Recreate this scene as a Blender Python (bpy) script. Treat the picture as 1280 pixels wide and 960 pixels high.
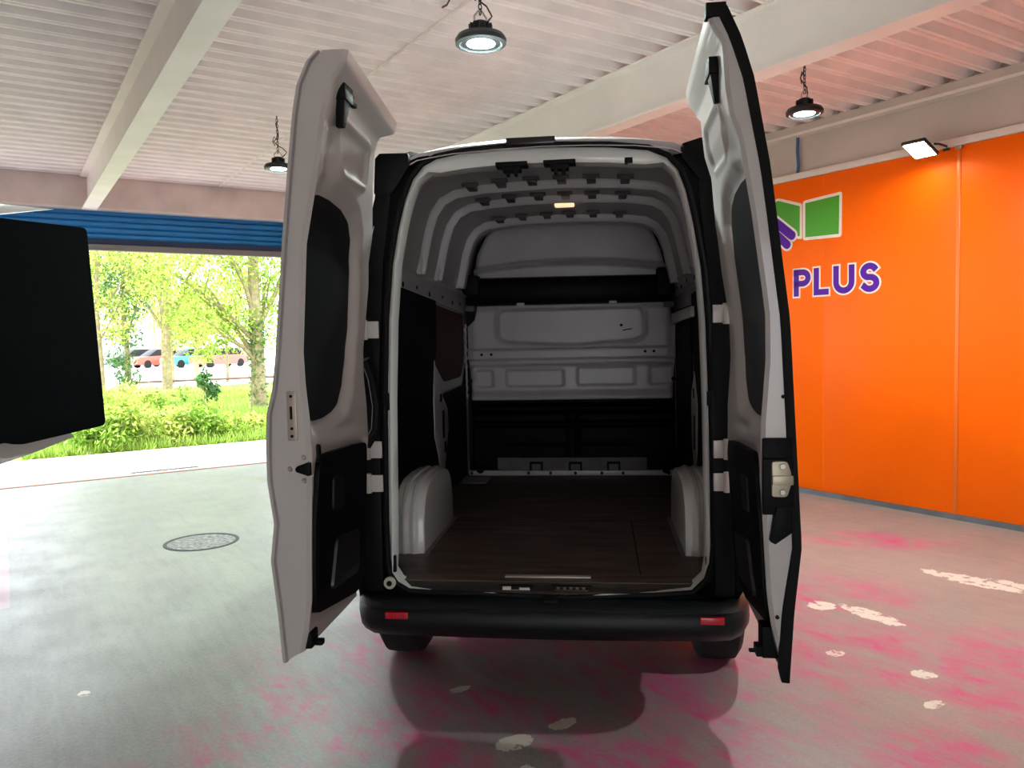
import bpy, bmesh, math, random
import numpy as np
from mathutils import Vector, Matrix

for o in list(bpy.data.objects):
    bpy.data.objects.remove(o, do_unlink=True)
SC = bpy.context.scene
COL = SC.collection
R_ = math.radians
ANG = 0.680841905902179            # the hall is turned by this against the van (van axis = world +Y)

# ------------------------------------------------------------------ camera
M = [[0.9937654300763606, 0.1096619962903096, -0.02011259691760448],
     [-0.013798752497848232, -0.058033401683401965, -0.9982192738664968],
     [-0.110633920723479, 0.9922733347514066, -0.05615838963747021]]     # right, down, forward
cam_d = bpy.data.cameras.new('camera')
cam = bpy.data.objects.new('camera', cam_d)
COL.objects.link(cam)
cam_d.sensor_fit = 'HORIZONTAL'
cam_d.sensor_width = 36.0
cam_d.lens = 36.0 * 995.43 / 1280.0
cam_d.clip_end = 400
cam.matrix_world = Matrix(((M[0][0], -M[1][0], -M[2][0], 0), (M[0][1], -M[1][1], -M[2][1], 0),
                           (M[0][2], -M[1][2], -M[2][2], 1.65), (0, 0, 0, 1)))
SC.camera = cam

# ------------------------------------------------------------------ view, sky, sun
SC.view_settings.view_transform = 'Standard'
SC.view_settings.look = 'None'
SC.view_settings.gamma = 1.0
SC.view_settings.use_curve_mapping = False
SC.view_settings.exposure = 0.8
SC.cycles.use_denoising = True
SC.cycles.max_bounces = 10
SC.cycles.diffuse_bounces = 6
SC.cycles.sample_clamp_indirect = 6.0

SKY = 2.7
SUN = 5.2
LAMP = 980.0
w = bpy.data.worlds.new('sky')
SC.world = w
w.use_nodes = True
w.node_tree.nodes['Background'].inputs[0].default_value = (0.92, 0.975, 1.03, 1)
w.node_tree.nodes['Background'].inputs[1].default_value = SKY


def B2W(x, y, z=0.0):
    c, s = math.cos(ANG), math.sin(ANG)
    return Vector((c * x - s * y, s * x + c * y, z))


sun_d = bpy.data.lights.new('sun', 'SUN')
sun_d.energy = SUN
sun_d.angle = R_(0.6)
sun_d.color = (1.0, 0.97, 0.93)
sun = bpy.data.objects.new('sun', sun_d)
COL.objects.link(sun)
sun.rotation_euler = (-B2W(-0.62, 0.02, 0.78)).to_track_quat('-Z', 'Y').to_euler()


# ------------------------------------------------------------------ materials
def lin(c):
    return tuple(((v / 255.0) / 12.92 if v / 255.0 <= 0.04045 else ((v / 255.0 + 0.055) / 1.055) ** 2.4) for v in c)


def mat(name, rgb, rough=0.5, metal=0.0, var=0.0, vscale=8.0, bump=0.0, bscale=60.0, spec=0.5, coat=0.0, emit=None, estr=0.0, trans=0.0, stretch=None):
    m = bpy.data.materials.new(name)
    m.use_nodes = True
    nt = m.node_tree
    b = nt.nodes['Principled BSDF']
    c = lin(rgb)
    b.inputs['Base Color'].default_value = (*c, 1)
    b.inputs['Roughness'].default_value = rough
    b.inputs['Metallic'].default_value = metal
    b.inputs['Specular IOR Level'].default_value = spec
    b.inputs['Coat Weight'].default_value = coat
    if emit:
        b.inputs['Emission Color'].default_value = (*emit, 1)
        b.inputs['Emission Strength'].default_value = estr
    tc = nt.nodes.new('ShaderNodeTexCoord')
    vec = tc.outputs['Object']
    if stretch:
        mp = nt.nodes.new('ShaderNodeMapping')
        mp.inputs['Scale'].default_value = stretch
        nt.links.new(vec, mp.inputs[0])
        vec = mp.outputs[0]
    if var > 0:
        n = nt.nodes.new('ShaderNodeTexNoise')
        n.inputs['Scale'].default_value = vscale
        n.inputs['Detail'].default_value = 6
        nt.links.new(vec, n.inputs['Vector'])
        mr = nt.nodes.new('ShaderNodeMapRange')
        mr.inputs[1].default_value = 0.3
        mr.inputs[2].default_value = 0.7
        mr.inputs[3].default_value = 1 - var
        mr.inputs[4].default_value = 1 + var
        nt.links.new(n.outputs['Fac'], mr.inputs[0])
        mx = nt.nodes.new('ShaderNodeMix')
        mx.data_type = 'RGBA'
        mx.blend_type = 'MULTIPLY'
        mx.inputs[0].default_value = 1.0
        mx.inputs[6].default_value = (*c, 1)
        nt.links.new(mr.outputs[0], mx.inputs[7])
        nt.links.new(mx.outputs[2], b.inputs['Base Color'])
    if bump > 0:
        n2 = nt.nodes.new('ShaderNodeTexNoise')
        n2.inputs['Scale'].default_value = bscale
        n2.inputs['Detail'].default_value = 4
        nt.links.new(vec, n2.inputs['Vector'])
        bp = nt.nodes.new('ShaderNodeBump')
        bp.inputs['Strength'].default_value = bump
        bp.inputs['Distance'].default_value = 0.01
        nt.links.new(n2.outputs['Fac'], bp.inputs['Height'])
        nt.links.new(bp.outputs[0], b.inputs['Normal'])
    return m


def leaf_mat(name, rgb, var=0.35):
    m = bpy.data.materials.new(name)
    m.use_nodes = True
    nt = m.node_tree
    b = nt.nodes['Principled BSDF']
    out = nt.nodes['Material Output']
    c = lin(rgb)
    g = nt.nodes.new('ShaderNodeNewGeometry')
    mr = nt.nodes.new('ShaderNodeMapRange')
    mr.inputs[3].default_value = 1 - var
    mr.inputs[4].default_value = 1 + var
    nt.links.new(g.outputs['Random Per Island'], mr.inputs[0])
    mx = nt.nodes.new('ShaderNodeMix')
    mx.data_type = 'RGBA'
    mx.blend_type = 'MULTIPLY'
    mx.inputs[0].default_value = 1.0
    mx.inputs[6].default_value = (*c, 1)
    nt.links.new(mr.outputs[0], mx.inputs[7])
    nt.links.new(mx.outputs[2], b.inputs['Base Color'])
    b.inputs['Roughness'].default_value = 0.55
    t = nt.nodes.new('ShaderNodeBsdfTranslucent')
    nt.links.new(mx.outputs[2], t.inputs[0])
    ms = nt.nodes.new('ShaderNodeMixShader')
    ms.inputs[0].default_value = 0.45
    nt.links.new(b.outputs[0], ms.inputs[1])
    nt.links.new(t.outputs[0], ms.inputs[2])
    nt.links.new(ms.outputs[0], out.inputs[0])
    return m


VAN_WHITE = mat('van white paint', (205, 199, 197), 0.30, coat=0.3, var=0.03, vscale=3)
BODY_WHITE = mat('white body paint', (236, 235, 233), 0.26, coat=0.4)
VAN_GREY = mat('bare grey primer paint', (204, 197, 201), 0.32, var=0.05, vscale=5)
BLACK_TRIM = mat('black plastic trim', (8, 9, 12), 0.5, spec=0.15, bump=0.1, bscale=200)
BLACK_GLOSS = mat('black painted metal', (5, 6, 8), 0.5, spec=0.08)
BLACK_LINING = mat('black lining board', (9, 10, 15), 0.7, spec=0.15, var=0.15, vscale=4)
BLACK_GLASS = mat('blacked out window film', (15, 17, 20), 0.35, spec=0.3, var=0.25, vscale=6, stretch=(1, 6, 0.6))
RUBBER = mat('black rubber', (9, 9, 10), 0.6, spec=0.2)
BUMPER = mat('charcoal bumper plastic', (15, 18, 21), 0.42, spec=0.3, bump=0.08, bscale=220)
RED_REFL = mat('red reflector', (222, 28, 44), 0.25, coat=0.6, emit=None)
STEEL = mat('brushed steel', (190, 182, 172), 0.32, metal=0.85, var=0.1, vscale=20)
ALU = mat('worn aluminium strip', (214, 206, 198), 0.38, metal=0.5, var=0.12, vscale=14)
BRASS = mat('zinc yellow latch metal', (196, 186, 164), 0.4, metal=0.5, var=0.1, vscale=20)
PLY_BROWN = mat('brown plywood window cover', (84, 52, 42), 0.7, var=0.15, vscale=5, stretch=(1, 6, 1))
TYRE = mat('tyre rubber', (20, 20, 21), 0.8)
HUB = mat('silver wheel steel', (150, 152, 155), 0.4, metal=0.6)
WARM_LENS = mat('lit cabin lamp lens', (255, 225, 190), 0.4, emit=(1.0, 0.62, 0.36), estr=0.75)
ORANGE = mat('glossy orange panel', (252, 104, 2), 0.38, spec=0.14, var=0.03, vscale=1.2)
SEAM = mat('orange panel joint trim', (232, 112, 40), 0.3)
PURPLE = mat('purple vinyl', (84, 16, 152), 0.4, spec=0.2)
GREEN_V = mat('green vinyl', (66, 156, 14), 0.35)
WHITE_V = mat('white vinyl outline', (240, 226, 214), 0.35)
DECK = mat('white painted steel deck', (246, 240, 240), 0.5, var=0.08, vscale=3)
BEAM_M = mat('cream painted steel beam', (244, 239, 236), 0.45, var=0.05, vscale=2)
FASCIA = mat('weathered plastered wall', (216, 200, 196), 0.75, var=0.12, vscale=3, bump=0.2, bscale=30)
WALL_M = mat('painted wall', (190, 178, 172), 0.7, var=0.06, vscale=2)
TRIM_W = mat('off white trim', (222, 214, 208), 0.45, var=0.05, vscale=6)
BLUE_SH = mat('blue shutter steel', (36, 132, 206), 0.4, var=0.08, vscale=4)
GREY_BAR = mat('grey shutter rail', (128, 122, 124), 0.45)
LAMP_BODY = mat('dark grey lamp casting', (44, 50, 52), 0.4, metal=0.4)
LAMP_LENS = mat('lit lamp lens', (255, 255, 255), 0.4, emit=(0.87, 1.0, 0.955), estr=LAMP)
FLOOD_LENS = mat('lit floodlight glass', (255, 244, 220), 0.4, emit=(1.0, 0.80, 0.52), estr=34)
CABLE = mat('black cable', (20, 20, 22), 0.5)
BLUE_CABLE = mat('blue air hose', (58, 98, 150), 0.45)
IRON = mat('cast iron cover', (96, 98, 100), 0.6, metal=0.3, var=0.25, vscale=30)
CONCRETE = mat('pale concrete', (214, 208, 200), 0.9, var=0.06, vscale=3)
CARPARK = mat('sunlit pale asphalt', (206, 206, 206), 0.95, var=0.04, vscale=1)
LAWN = mat('mown grass', (128, 150, 66), 0.9, var=0.3, vscale=3)
GRASS = leaf_mat('grass blades', (150, 178, 78), 0.35)
LEAF_A = leaf_mat('yellow green leaves', (186, 200, 104), 0.6)
LEAF_B = leaf_mat('spring leaves', (166, 192, 84), 0.6)
LEAF_C = leaf_mat('dark evergreen leaves', (92, 132, 78), 0.5)
LEAF_D = leaf_mat('bright weed leaves', (152, 188, 78), 0.65)
BARK = mat('grey brown bark', (150, 136, 104), 0.9, var=0.3, vscale=10, bump=0.5, bscale=25)
CARPET = mat('black carpet trim', (9, 11, 13), 1.0, spec=0.05, bump=0.5, bscale=400)
THRESH = mat('rusty door channel', (164, 116, 92), 0.7, var=0.15, vscale=8)


# ------------------------------------------------------------------ mesh building
class MB:
    def __init__(self):
        self.v = []
        self.f = []

    def add(self, vs, fs):
        n = len(self.v)
        self.v += [tuple(map(float, p)) for p in vs]
        self.f += [tuple(i + n for i in f) for f in fs]
        return self

    def box(self, x0, x1, y0, y1, z0, z1):
        return self.add([(x0, y0, z0), (x1, y0, z0), (x1, y1, z0), (x0, y1, z0), (x0, y0, z1), (x1, y0, z1), (x1, y1, z1), (x0, y1, z1)],
                        [(0, 3, 2, 1), (4, 5, 6, 7), (0, 1, 5, 4), (1, 2, 6, 5), (2, 3, 7, 6), (3, 0, 4, 7)])

    def loft(self, rings, closed=True, caps=True, loop=False):
        k = len(rings[0])
        fs = []
        L = len(rings)
        for i in range(L if loop else L - 1):
            a, b = i * k, ((i + 1) % L) * k
            for j in range(k if closed else k - 1):
                j2 = (j + 1) % k
                fs.append((a + j, a + j2, b + j2, b + j))
        if caps and closed and not loop:
            fs.append(tuple(range(k))[::-1])
            fs.append(tuple((L - 1) * k + j for j in range(k)))
        return self.add([p for r in rings for p in r], fs)

    def tube(self, pts, r, n=8, loop=False, caps=True):
        P = [Vector(p) for p in pts]
        L = len(P)
        rad = r if isinstance(r, (list, tuple)) else [r] * L
        rings = []
        up = None
        for i in range(L):
            if loop:
                t = P[(i + 1) % L] - P[i - 1]
            else:
                t = P[min(i + 1, L - 1)] - P[max(i - 1, 0)]
            t.normalize()
            if up is None:
                up = Vector((0, 0, 1)) if abs(t.z) < 0.9 else Vector((1, 0, 0))
            a = t.cross(up)
            if a.length < 1e-5:
                a = t.cross(Vector((0.3, 0.8, 0.1)))
            a.normalize()
            b = a.cross(t)
            up = b
            rings.append([P[i] + (a * math.cos(2 * math.pi * k / n) + b * math.sin(2 * math.pi * k / n)) * rad[i] for k in range(n)])
        return self.loft(rings, True, caps, loop)

    def lathe(self, prof, c=(0, 0, 0), n=32, axis='z'):
        rings = []
        for r, h in prof:
            ring = []
            for k in range(n):
                a = 2 * math.pi * k / n
                u, v = r * math.cos(a), r * math.sin(a)
                p = {'z': (u, v, h), 'y': (u, h, v), 'x': (h, u, v)}[axis]
                ring.append((c[0] + p[0], c[1] + p[1], c[2] + p[2]))
            rings.append(ring)
        return self.loft(rings)

    def prism(self, poly, fn0, fn1):
        """a flat outline (2d) carried to two 3d faces"""
        k = len(poly)
        vs = [fn0(*p) for p in poly] + [fn1(*p) for p in poly]
        fs = [tuple(range(k))[::-1], tuple(range(k, 2 * k))]
        fs += [(j, (j + 1) % k, k + (j + 1) % k, k + j) for j in range(k)]
        return self.add(vs, fs)

    def build(self, name, material, parent=None, off=(0, 0, 0), bevel=0.0, smooth=True, angle=35, seg=2, thick=0.0):
        me = bpy.data.meshes.new(name)
        ox, oy, oz = off
        me.from_pydata([(x - ox, y - oy, z - oz) for x, y, z in self.v], [], self.f)
        bm = bmesh.new()
        bm.from_mesh(me)
        bmesh.ops.recalc_face_normals(bm, faces=bm.faces)
        if bevel > 0:
            es = [e for e in bm.edges if len(e.link_faces) == 2 and e.calc_face_angle(0) > R_(30)]
            bmesh.ops.bevel(bm, geom=es, offset=bevel, segments=seg, profile=0.6, affect='EDGES', clamp_overlap=True)
        if smooth:
            for f in bm.faces:
                f.smooth = True
            for e in bm.edges:
                if len(e.link_faces) == 2 and e.calc_face_angle(0) > R_(angle):
                    e.smooth = False
        bm.to_mesh(me)
        bm.free()
        me.materials.append(material)
        o = bpy.data.objects.new(name, me)
        COL.objects.link(o)
        if parent is not None:
            o.parent = parent
        if thick:
            md = o.modifiers.new('thick', 'SOLIDIFY')
            md.thickness = thick
            md.offset = 0
        return o


def tag(o, label=None, cat=None, group=None, kind=None):
    if label:
        o['label'] = label
    if cat:
        o['category'] = cat
    if group:
        o['group'] = group
    if kind:
        o['kind'] = kind
    return o


def thing(name, label, cat, loc=(0, 0, 0), rz=0.0, group=None):
    e = bpy.data.objects.new(name, None)
    e.empty_display_size = 0.1
    COL.objects.link(e)
    e.location = loc
    e.rotation_euler = (0, 0, rz)
    return tag(e, label, cat, group)


def hall(o):
    """set a mesh built in hall coordinates into the world"""
    o.rotation_euler = (0, 0, ANG)
    return o


def struct(name, mb, m, label=None, cat=None, **k):
    o = hall(mb.build(name, m, **k))
    o['kind'] = 'structure'
    return tag(o, label, cat)


def lerp(t, xs, ys):
    return float(np.interp(t, xs, ys))


def sstep(a, b, x):
    t = min(1, max(0, (x - a) / (b - a)))
    return t * t * (3 - 2 * t)


def sdist(p, poly):
    """signed distance to a 2d polygon, negative inside"""
    x, y = p
    d = 1e9
    inside = False
    n = len(poly)
    for i in range(n):
        ax, ay = poly[i]
        bx, by = poly[(i + 1) % n]
        dx, dy = bx - ax, by - ay
        t = max(0, min(1, ((x - ax) * dx + (y - ay) * dy) / (dx * dx + dy * dy + 1e-12)))
        d = min(d, math.hypot(x - ax - t * dx, y - ay - t * dy))
        if (ay > y) != (by > y) and x < (bx - ax) * (y - ay) / (by - ay + 1e-12) + ax:
            inside = not inside
    return -d if inside else d


def round_poly(poly, r, n=4):
    out = []
    k = len(poly)
    for i in range(k):
        p0, p1, p2 = Vector(poly[i - 1]), Vector(poly[i]), Vector(poly[(i + 1) % k])
        a, b = (p0 - p1), (p2 - p1)
        q = min(r, a.length * 0.45, b.length * 0.45)
        s, e = p1 + a.normalized() * q, p1 + b.normalized() * q
        for j in range(n + 1):
            t = j / n
            v = s * (1 - t) ** 2 + p1 * 2 * t * (1 - t) + e * t * t
            out.append((v.x, v.y))
    return out


# ================================================================== THE HALL
YB, XR = 11.1, 6.965        # shutter wall and orange wall
XL, YF = -5.0, -3.4
ZD = 3.75                   # underside of the deck


# ---- floor
def floor_material():
    m = bpy.data.materials.new('worn painted concrete floor')
    m.use_nodes = True
    nt = m.node_tree
    N, L = nt.nodes, nt.links
    b = N['Principled BSDF']
    tc = N.new('ShaderNodeTexCoord')
    P = tc.outputs['Object']

    def noise(scale, detail=5, sx=1, sy=1, rot=0.0, rough=0.6):
        mp = N.new('ShaderNodeMapping')
        mp.inputs['Scale'].default_value = (sx, sy, 1)
        mp.inputs['Rotation'].default_value = (0, 0, rot)
        L.new(P, mp.inputs[0])
        n = N.new('ShaderNodeTexNoise')
        n.inputs['Scale'].default_value = scale
        n.inputs['Detail'].default_value = detail
        n.inputs['Roughness'].default_value = rough
        L.new(mp.outputs[0], n.inputs['Vector'])
        return n.outputs['Fac']

    def rng(v, a, b_, c=0.0, d=1.0):
        n = N.new('ShaderNodeMapRange')
        for i, q in enumerate((a, b_, c, d)):
            n.inputs[i + 1].default_value = q
        L.new(v, n.inputs[0])
        return n.outputs[0]

    def math_(op, a, b_=None):
        n = N.new('ShaderNodeMath')
        n.operation = op
        for i, q in enumerate((a, b_)):
            if q is None:
                continue
            if isinstance(q, (int, float)):
                n.inputs[i].default_value = q
            else:
                L.new(q, n.inputs[i])
        return n.outputs[0]

    def ellipse(cx, cy, rx, ry, rot=0.0, edge=0.5):
        mp = N.new('ShaderNodeMapping')
        mp.vector_type = 'TEXTURE'
        mp.inputs['Location'].default_value = (cx, cy, 0)
        mp.inputs['Rotation'].default_value = (0, 0, rot)
        mp.inputs['Scale'].default_value = (rx, ry, 1)
        L.new(P, mp.inputs[0])
        n = N.new('ShaderNodeVectorMath')
        n.operation = 'LENGTH'
        L.new(mp.outputs[0], n.inputs[0])
        return rng(n.outputs['Value'], 1.0, 1.0 - edge)

    def mix(fac, a, b_):
        n = N.new('ShaderNodeMix')
        n.data_type = 'RGBA'
        if isinstance(fac, float):
            n.inputs[0].default_value = fac
        else:
            L.new(fac, n.inputs[0])
        for i, q in ((6, a), (7, b_)):
            if isinstance(q, tuple):
                n.inputs[i].default_value = (*q, 1)
            else:
                L.new(q, n.inputs[i])
        return n.outputs[2]

    def total(lst):
        s = lst[0]
        for q in lst[1:]:
            s = math_('MAXIMUM', s, q)
        return s

    base = mix(rng(noise(0.9, 6), 0.3, 0.7), lin((126, 131, 130)), lin((148, 149, 147)))
    base = mix(rng(noise(5.0, 8, 3.0, 0.5, 0.25), 0.42, 0.75, 0, 0.4), base, lin((92, 94, 92)))
    base = mix(rng(noise(60, 3), 0.35, 0.7, 0, 0.25), base, lin((190, 188, 184)))
    # broad rosy tint, then worn streaks of the older pink coat, towards the orange wall and in front of the van
    wide = ellipse(4.6, 2.4, 3.2, 3.4, 0.0, 0.6)
    base = mix(math_('MULTIPLY', wide, 0.34), base, lin((184, 146, 140)))
    n1 = rng(noise(1.7, 7, 1.9, 0.75, 0.5), 0.40, 0.58)
    n2 = rng(noise(9.0, 6, 1.5, 0.8, 0.5), 0.30, 0.62)
    pink_zone = total([ellipse(5.7, 3.8, 0.9, 0.35, -0.9), ellipse(4.2, 3.1, 0.8, 0.6), ellipse(3.7, 2.5, 0.9, 0.55, 0.4),
                       ellipse(4.1, 1.9, 1.0, 0.5), ellipse(2.4, 2.7, 1.2, 1.1), ellipse(1.5, 2.9, 1.2, 0.7, 0.3),
                       ellipse(1.3, 3.7, 1.2, 0.35, 0.35), ellipse(0.85, 3.45, 0.9, 0.28, 0.3), ellipse(3.1, 1.5, 0.9, 0.5),
                       ellipse(2.1, 4.0, 1.4, 0.7)])
    pink = math_('MULTIPLY', math_('MULTIPLY', pink_zone, n1), n2)
    base = mix(math_('MULTIPLY', pink, 0.85), base, lin((205, 62, 128)))
    sep = N.new('ShaderNodeSeparateXYZ')
    L.new(P, sep.inputs[0])
    edge = math_('MULTIPLY', math_('MULTIPLY', math_('LESS_THAN', sep.outputs['X'], -0.025), math_('GREATER_THAN', sep.outputs['Y'], 5.97)), 0.5)
    base = mix(edge, base, lin((214, 150, 172)))
    # flaked patches showing pale screed
    chips_zone = total([ellipse(5.31, 2.75, 0.16, 0.52, 0.05), ellipse(5.45, 2.45, 0.1, 0.4, 0.0), ellipse(4.21, 2.72, 0.13, 0.36, -0.05),
                        ellipse(4.12, 3.0, 0.14, 0.14), ellipse(3.67, 2.1, 0.1, 0.09), ellipse(1.70, 2.68, 0.16, 0.1),
                        ellipse(1.95, 2.7, 0.12, 0.06), ellipse(1.55, 2.45, 0.2, 0.12), ellipse(3.55, 2.5, 0.1, 0.07), ellipse(1.75, 3.25, 0.1, 0.05),
                        ellipse(3.4, 1.9, 0.1, 0.06), ellipse(0.26, 4.25, 0.05, 0.06)])
    chips = rng(math_('ADD', math_('MULTIPLY', chips_zone, 0.42), noise(9.5, 9, 1, 1, 0.3, 0.72)), 0.86, 0.88)
    chips = math_('MULTIPLY', chips, rng(chips_zone, 0.0, 0.02))
    base = mix(chips, base, lin((226, 218, 208)))
    # hairline scratches
    crack = rng(noise(2.2, 2, 6.0, 0.5, 0.9), 0.497, 0.5)
    crack2 = rng(noise(2.2, 2, 6.0, 0.5, 0.9), 0.503, 0.5)
    base = mix(math_('MULTIPLY', math_('MULTIPLY', crack, crack2), 0.16), base, lin((88, 84, 82)))
    L.new(base, b.inputs['Base Color'])
    rr = rng(noise(2.5, 5), 0.3, 0.7, 0.30, 0.46)
    L.new(rr, b.inputs['Roughness'])
    b.inputs['Specular IOR Level'].default_value = 0.45
    bp = N.new('ShaderNodeBump')
    bp.inputs['Strength'].default_value = 0.12
    bp.inputs['Distance'].default_value = 0.01
    L.new(noise(40, 5, 1.0, 0.6, 0.4), bp.inputs['Height'])
    L.new(bp.outputs[0], b.inputs['Normal'])
    return m


struct('floor', MB().box(XL - 0.2, XR + 0.2, YF - 0.2, YB + 0.02, -0.2, 0.0), floor_material(),
       'worn grey painted concrete floor with magenta stains and flaked patches', 'floor', smooth=False)

# ---- ceiling: profiled steel deck, ribs running along hall X
mb = MB()
prof = []
pitch = 0.2125
y = YF - 0.1
while y < YB + 0.15:
    prof += [(y, ZD + 0.07), (y + 0.098, ZD + 0.07), (y + 0.118, ZD), (y + 0.142, ZD), (y + 0.149, ZD + 0.012), (y + 0.160, ZD + 0.012), (y + 0.167, ZD), (y + 0.1925, ZD)]
    y += pitch
bot = [[(XL - 0.1, a, b) for a, b in prof], [(XR + 0.1, a, b) for a, b in prof]]
mb.loft(bot, closed=False)
mb.box(XL - 0.1, XR + 0.1, YF - 0.1, YB + 0.3, ZD + 0.12, ZD + 0.2)
struct('ceiling', mb, DECK, 'white corrugated steel deck ceiling', 'ceiling', smooth=False)


# ---- beams
def i_beam(x0, x1, y0, y1):
    c = (x0 + x1) / 2
    z0, z1 = 3.338, ZD + 0.001
    pr = [(x0, z0), (x1, z0), (x1, z0 + 0.016), (c + 0.012, z0 + 0.028), (c + 0.012, z1 - 0.028), (x1, z1 - 0.016), (x1, z1), (x0, z1), (x0, z1 - 0.016),
          (c - 0.012, z1 - 0.028), (c - 0.012, z0 + 0.028), (x0, z0 + 0.016)]
    return MB().loft([[(a, y0, b) for a, b in pr], [(a, y1, b) for a, b in pr]])


struct('ceiling_beam', i_beam(0.915, 1.08, YF, YB - 0.03), BEAM_M, 'cream steel I-beam ending above the blue shutter', 'beam', smooth=False)
struct('ceiling_beam', i_beam(4.195, 4.36, YF, YB), BEAM_M, 'cream steel I-beam crossing above the van doors', 'beam', smooth=False)

# lap seam running over the deck
struct('trim_1', MB().box(2.53, 2.552, YF, YB, ZD - 0.004, ZD + 0.002), TRIM_W, 'thin lap seam across the corrugated ceiling', 'seam')

# ---- walls
OX0, OX1 = -2.6, 4.6
mb = MB()
mb.box(XL, XR + 0.2, YB, YB + 0.12, 3.372, ZD + 0.12)
mb.box(XL, OX0, YB, YB + 0.25, 0, 3.372)
mb.box(OX1, XR + 0.2, YB, YB + 0.25, 0, 3.372)
struct('wall_back', mb, FASCIA, 'stained plaster wall above the open shutter', 'wall', smooth=False)
struct('trim_2', MB().box(OX0, OX1, YB - 0.012, YB + 0.13, 3.35, 3.374), TRIM_W, 'thin white edge strip under the plaster above the shutter', 'trim')
struct('wall_right', MB().box(XR + 0.02, XR + 0.2, YF - 0.1, YB, 0, ZD + 0.12), WALL_M, 'grey painted wall behind and above the orange panels', 'wall', smooth=False)
struct('wall_left', MB().box(XL - 0.2, XL, YF - 0.1, YB, 0, ZD + 0.12), WALL_M, 'painted side wall beyond the left of the hall', 'wall', smooth=False)
mb = MB()
mb.box(XL - 0.2, -3.6, YF - 0.2, YF, 0, ZD + 0.12).box(-0.9, XR + 0.2, YF - 0.2, YF, 0, ZD + 0.12).box(-3.6, -0.9, YF - 0.2, YF, 2.5, ZD + 0.12)
struct('wall_front', mb, WALL_M, 'painted end wall with an added open doorway letting daylight in', 'wall', smooth=False)  # doorway added behind the camera to throw frontal daylight into the van
struct('forecourt', MB().box(-14, 14, -16, YF - 0.18, -0.2, -0.004), CONCRETE, 'concrete forecourt added outside the unseen doorway', 'pavement', smooth=False)  # ground slab added to go with the unseen doorway
struct('trim_3', MB().box(XR - 0.035, XR + 0.02, YF, YB, 3.222, 3.285), TRIM_W, 'off white rail along the top of the orange panels', 'trim', bevel=0.004)
struct('trim_6', MB().box(XR - 0.085, XR + 0.02, YF, YB, 3.672, ZD - 0.001), WALL_M, 'steel ledge directly under the deck ends', 'trim')
struct('trim_4', MB().box(XR - 0.10, XR + 0.02, YF, YB, 3.645, 3.672), TRIM_W, 'steel angle under the deck on the orange wall', 'trim')
struct('baseboard_right', MB().box(XR - 0.03, XR + 0.02, YF, YB, 0.0, 0.045), mat('dull aluminium', (122, 128, 136), 0.45, metal=0.5, var=0.2, vscale=4),
       'dull aluminium skirting under the orange panels', 'skirting')
struct('trim_5', MB().box(OX0, OX1, YB + 0.02, YB + 0.1, -0.02, 0.006), THRESH, 'rusty door channel across the shutter threshold', 'threshold')

# orange panels, each a sheet of its own
pan = [(5.055, 6.385, 'orange glossy wall panel bearing the green and purple emblem', None), (3.726, 5.05, 'orange glossy wall panel in the middle of the wall under the floodlight', None),
       (2.39, 3.72, 'orange glossy wall panel at the photo edge beyond the last joint', None), (6.39, 7.71, None, None)]
for y0, y1, lab, _ in pan[:3]:
    p = MB().box(0, 0.016, 0.004 - (y1 - y0) / 2, (y1 - y0) / 2 - 0.004, 0.0, 3.175).build('wall_panel', ORANGE, bevel=0.003)
    p.location = B2W(XR, (y0 + y1) / 2, 0.046)
    p.rotation_euler = (0, 0, ANG)
    tag(p, lab, 'wall panel', 'orange wall panels')
for i, yy in enumerate((1.06, 6.39, 7.72, 9.05)):
    p = MB().box(0, 0.016, 0.004, 1.326, 0.0, 3.175).build('wall_panel', ORANGE, bevel=0.003)
    p.location = B2W(XR, yy, 0.046)
    p.rotation_euler = (0, 0, ANG)
    tag(p, ('orange glossy wall panel outside the photo towards the end wall', 'orange glossy wall panel hidden behind the right van door', 'orange glossy wall panel hidden behind the van',
            'orange glossy wall panel in the corner by the shutter')[i], 'wall panel', 'orange wall panels')
for i, (yy, lab) in enumerate(((3.723, 'thin orange joint strip between the plain panels under the floodlight'), (5.0525, 'thin orange joint strip running down behind the PLUS lettering'))):
    o = (MB().box(-0.006, 0.018, -0.016, 0.016, 0.0, 3.17) if i == 0 else MB().box(-0.0012, 0.018, -0.009, 0.009, 0.0, 3.17)).build('joint_strip', SEAM if i == 0 else ORANGE, bevel=0.003 if i == 0 else 0)
    o.location = B2W(XR, yy, 0.045)
    o.rotation_euler = (0, 0, ANG)
    tag(o, lab, 'joint strip', 'panel joint strips')
    if i == 0:
        MB().box(-0.02, 0.004, -0.03, 0.03, 3.15, 3.2).build('clip', STEEL, o, bevel=0.004)


# ---- the sign: emblem and PLUS
def flat(poly, d0, d1):
    """outline in hall (y, z) raised from the orange wall"""
    return MB().prism(poly, lambda a, b: (XR - d0, a, b), lambda a, b: (XR - d1, a, b))


def ribbon(pts, hw, ext=0.0):
    """2d stroke outline around a centre line"""
    P = [Vector(p) for p in pts]
    if ext:
        P[0] = P[0] + (P[0] - P[1]).normalized() * ext
        P[-1] = P[-1] + (P[-1] - P[-2]).normalized() * ext
    lf, rt = [], []
    for i in range(len(P)):
        a = (P[i] - P[i - 1]).normalized() if i else None
        b = (P[i + 1] - P[i]).normalized() if i < len(P) - 1 else None
        if a is None:
            n = Vector((-b.y, b.x))
        elif b is None:
            n = Vector((-a.y, a.x))
        else:
            t = (a + b).normalized()
            n = Vector((-t.y, t.x))
            n = n / max(0.3, n.dot(Vector((-a.y, a.x))))
        lf.append(P[i] + n * hw)
        rt.append(P[i] - n * hw)
    return lf, rt


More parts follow.
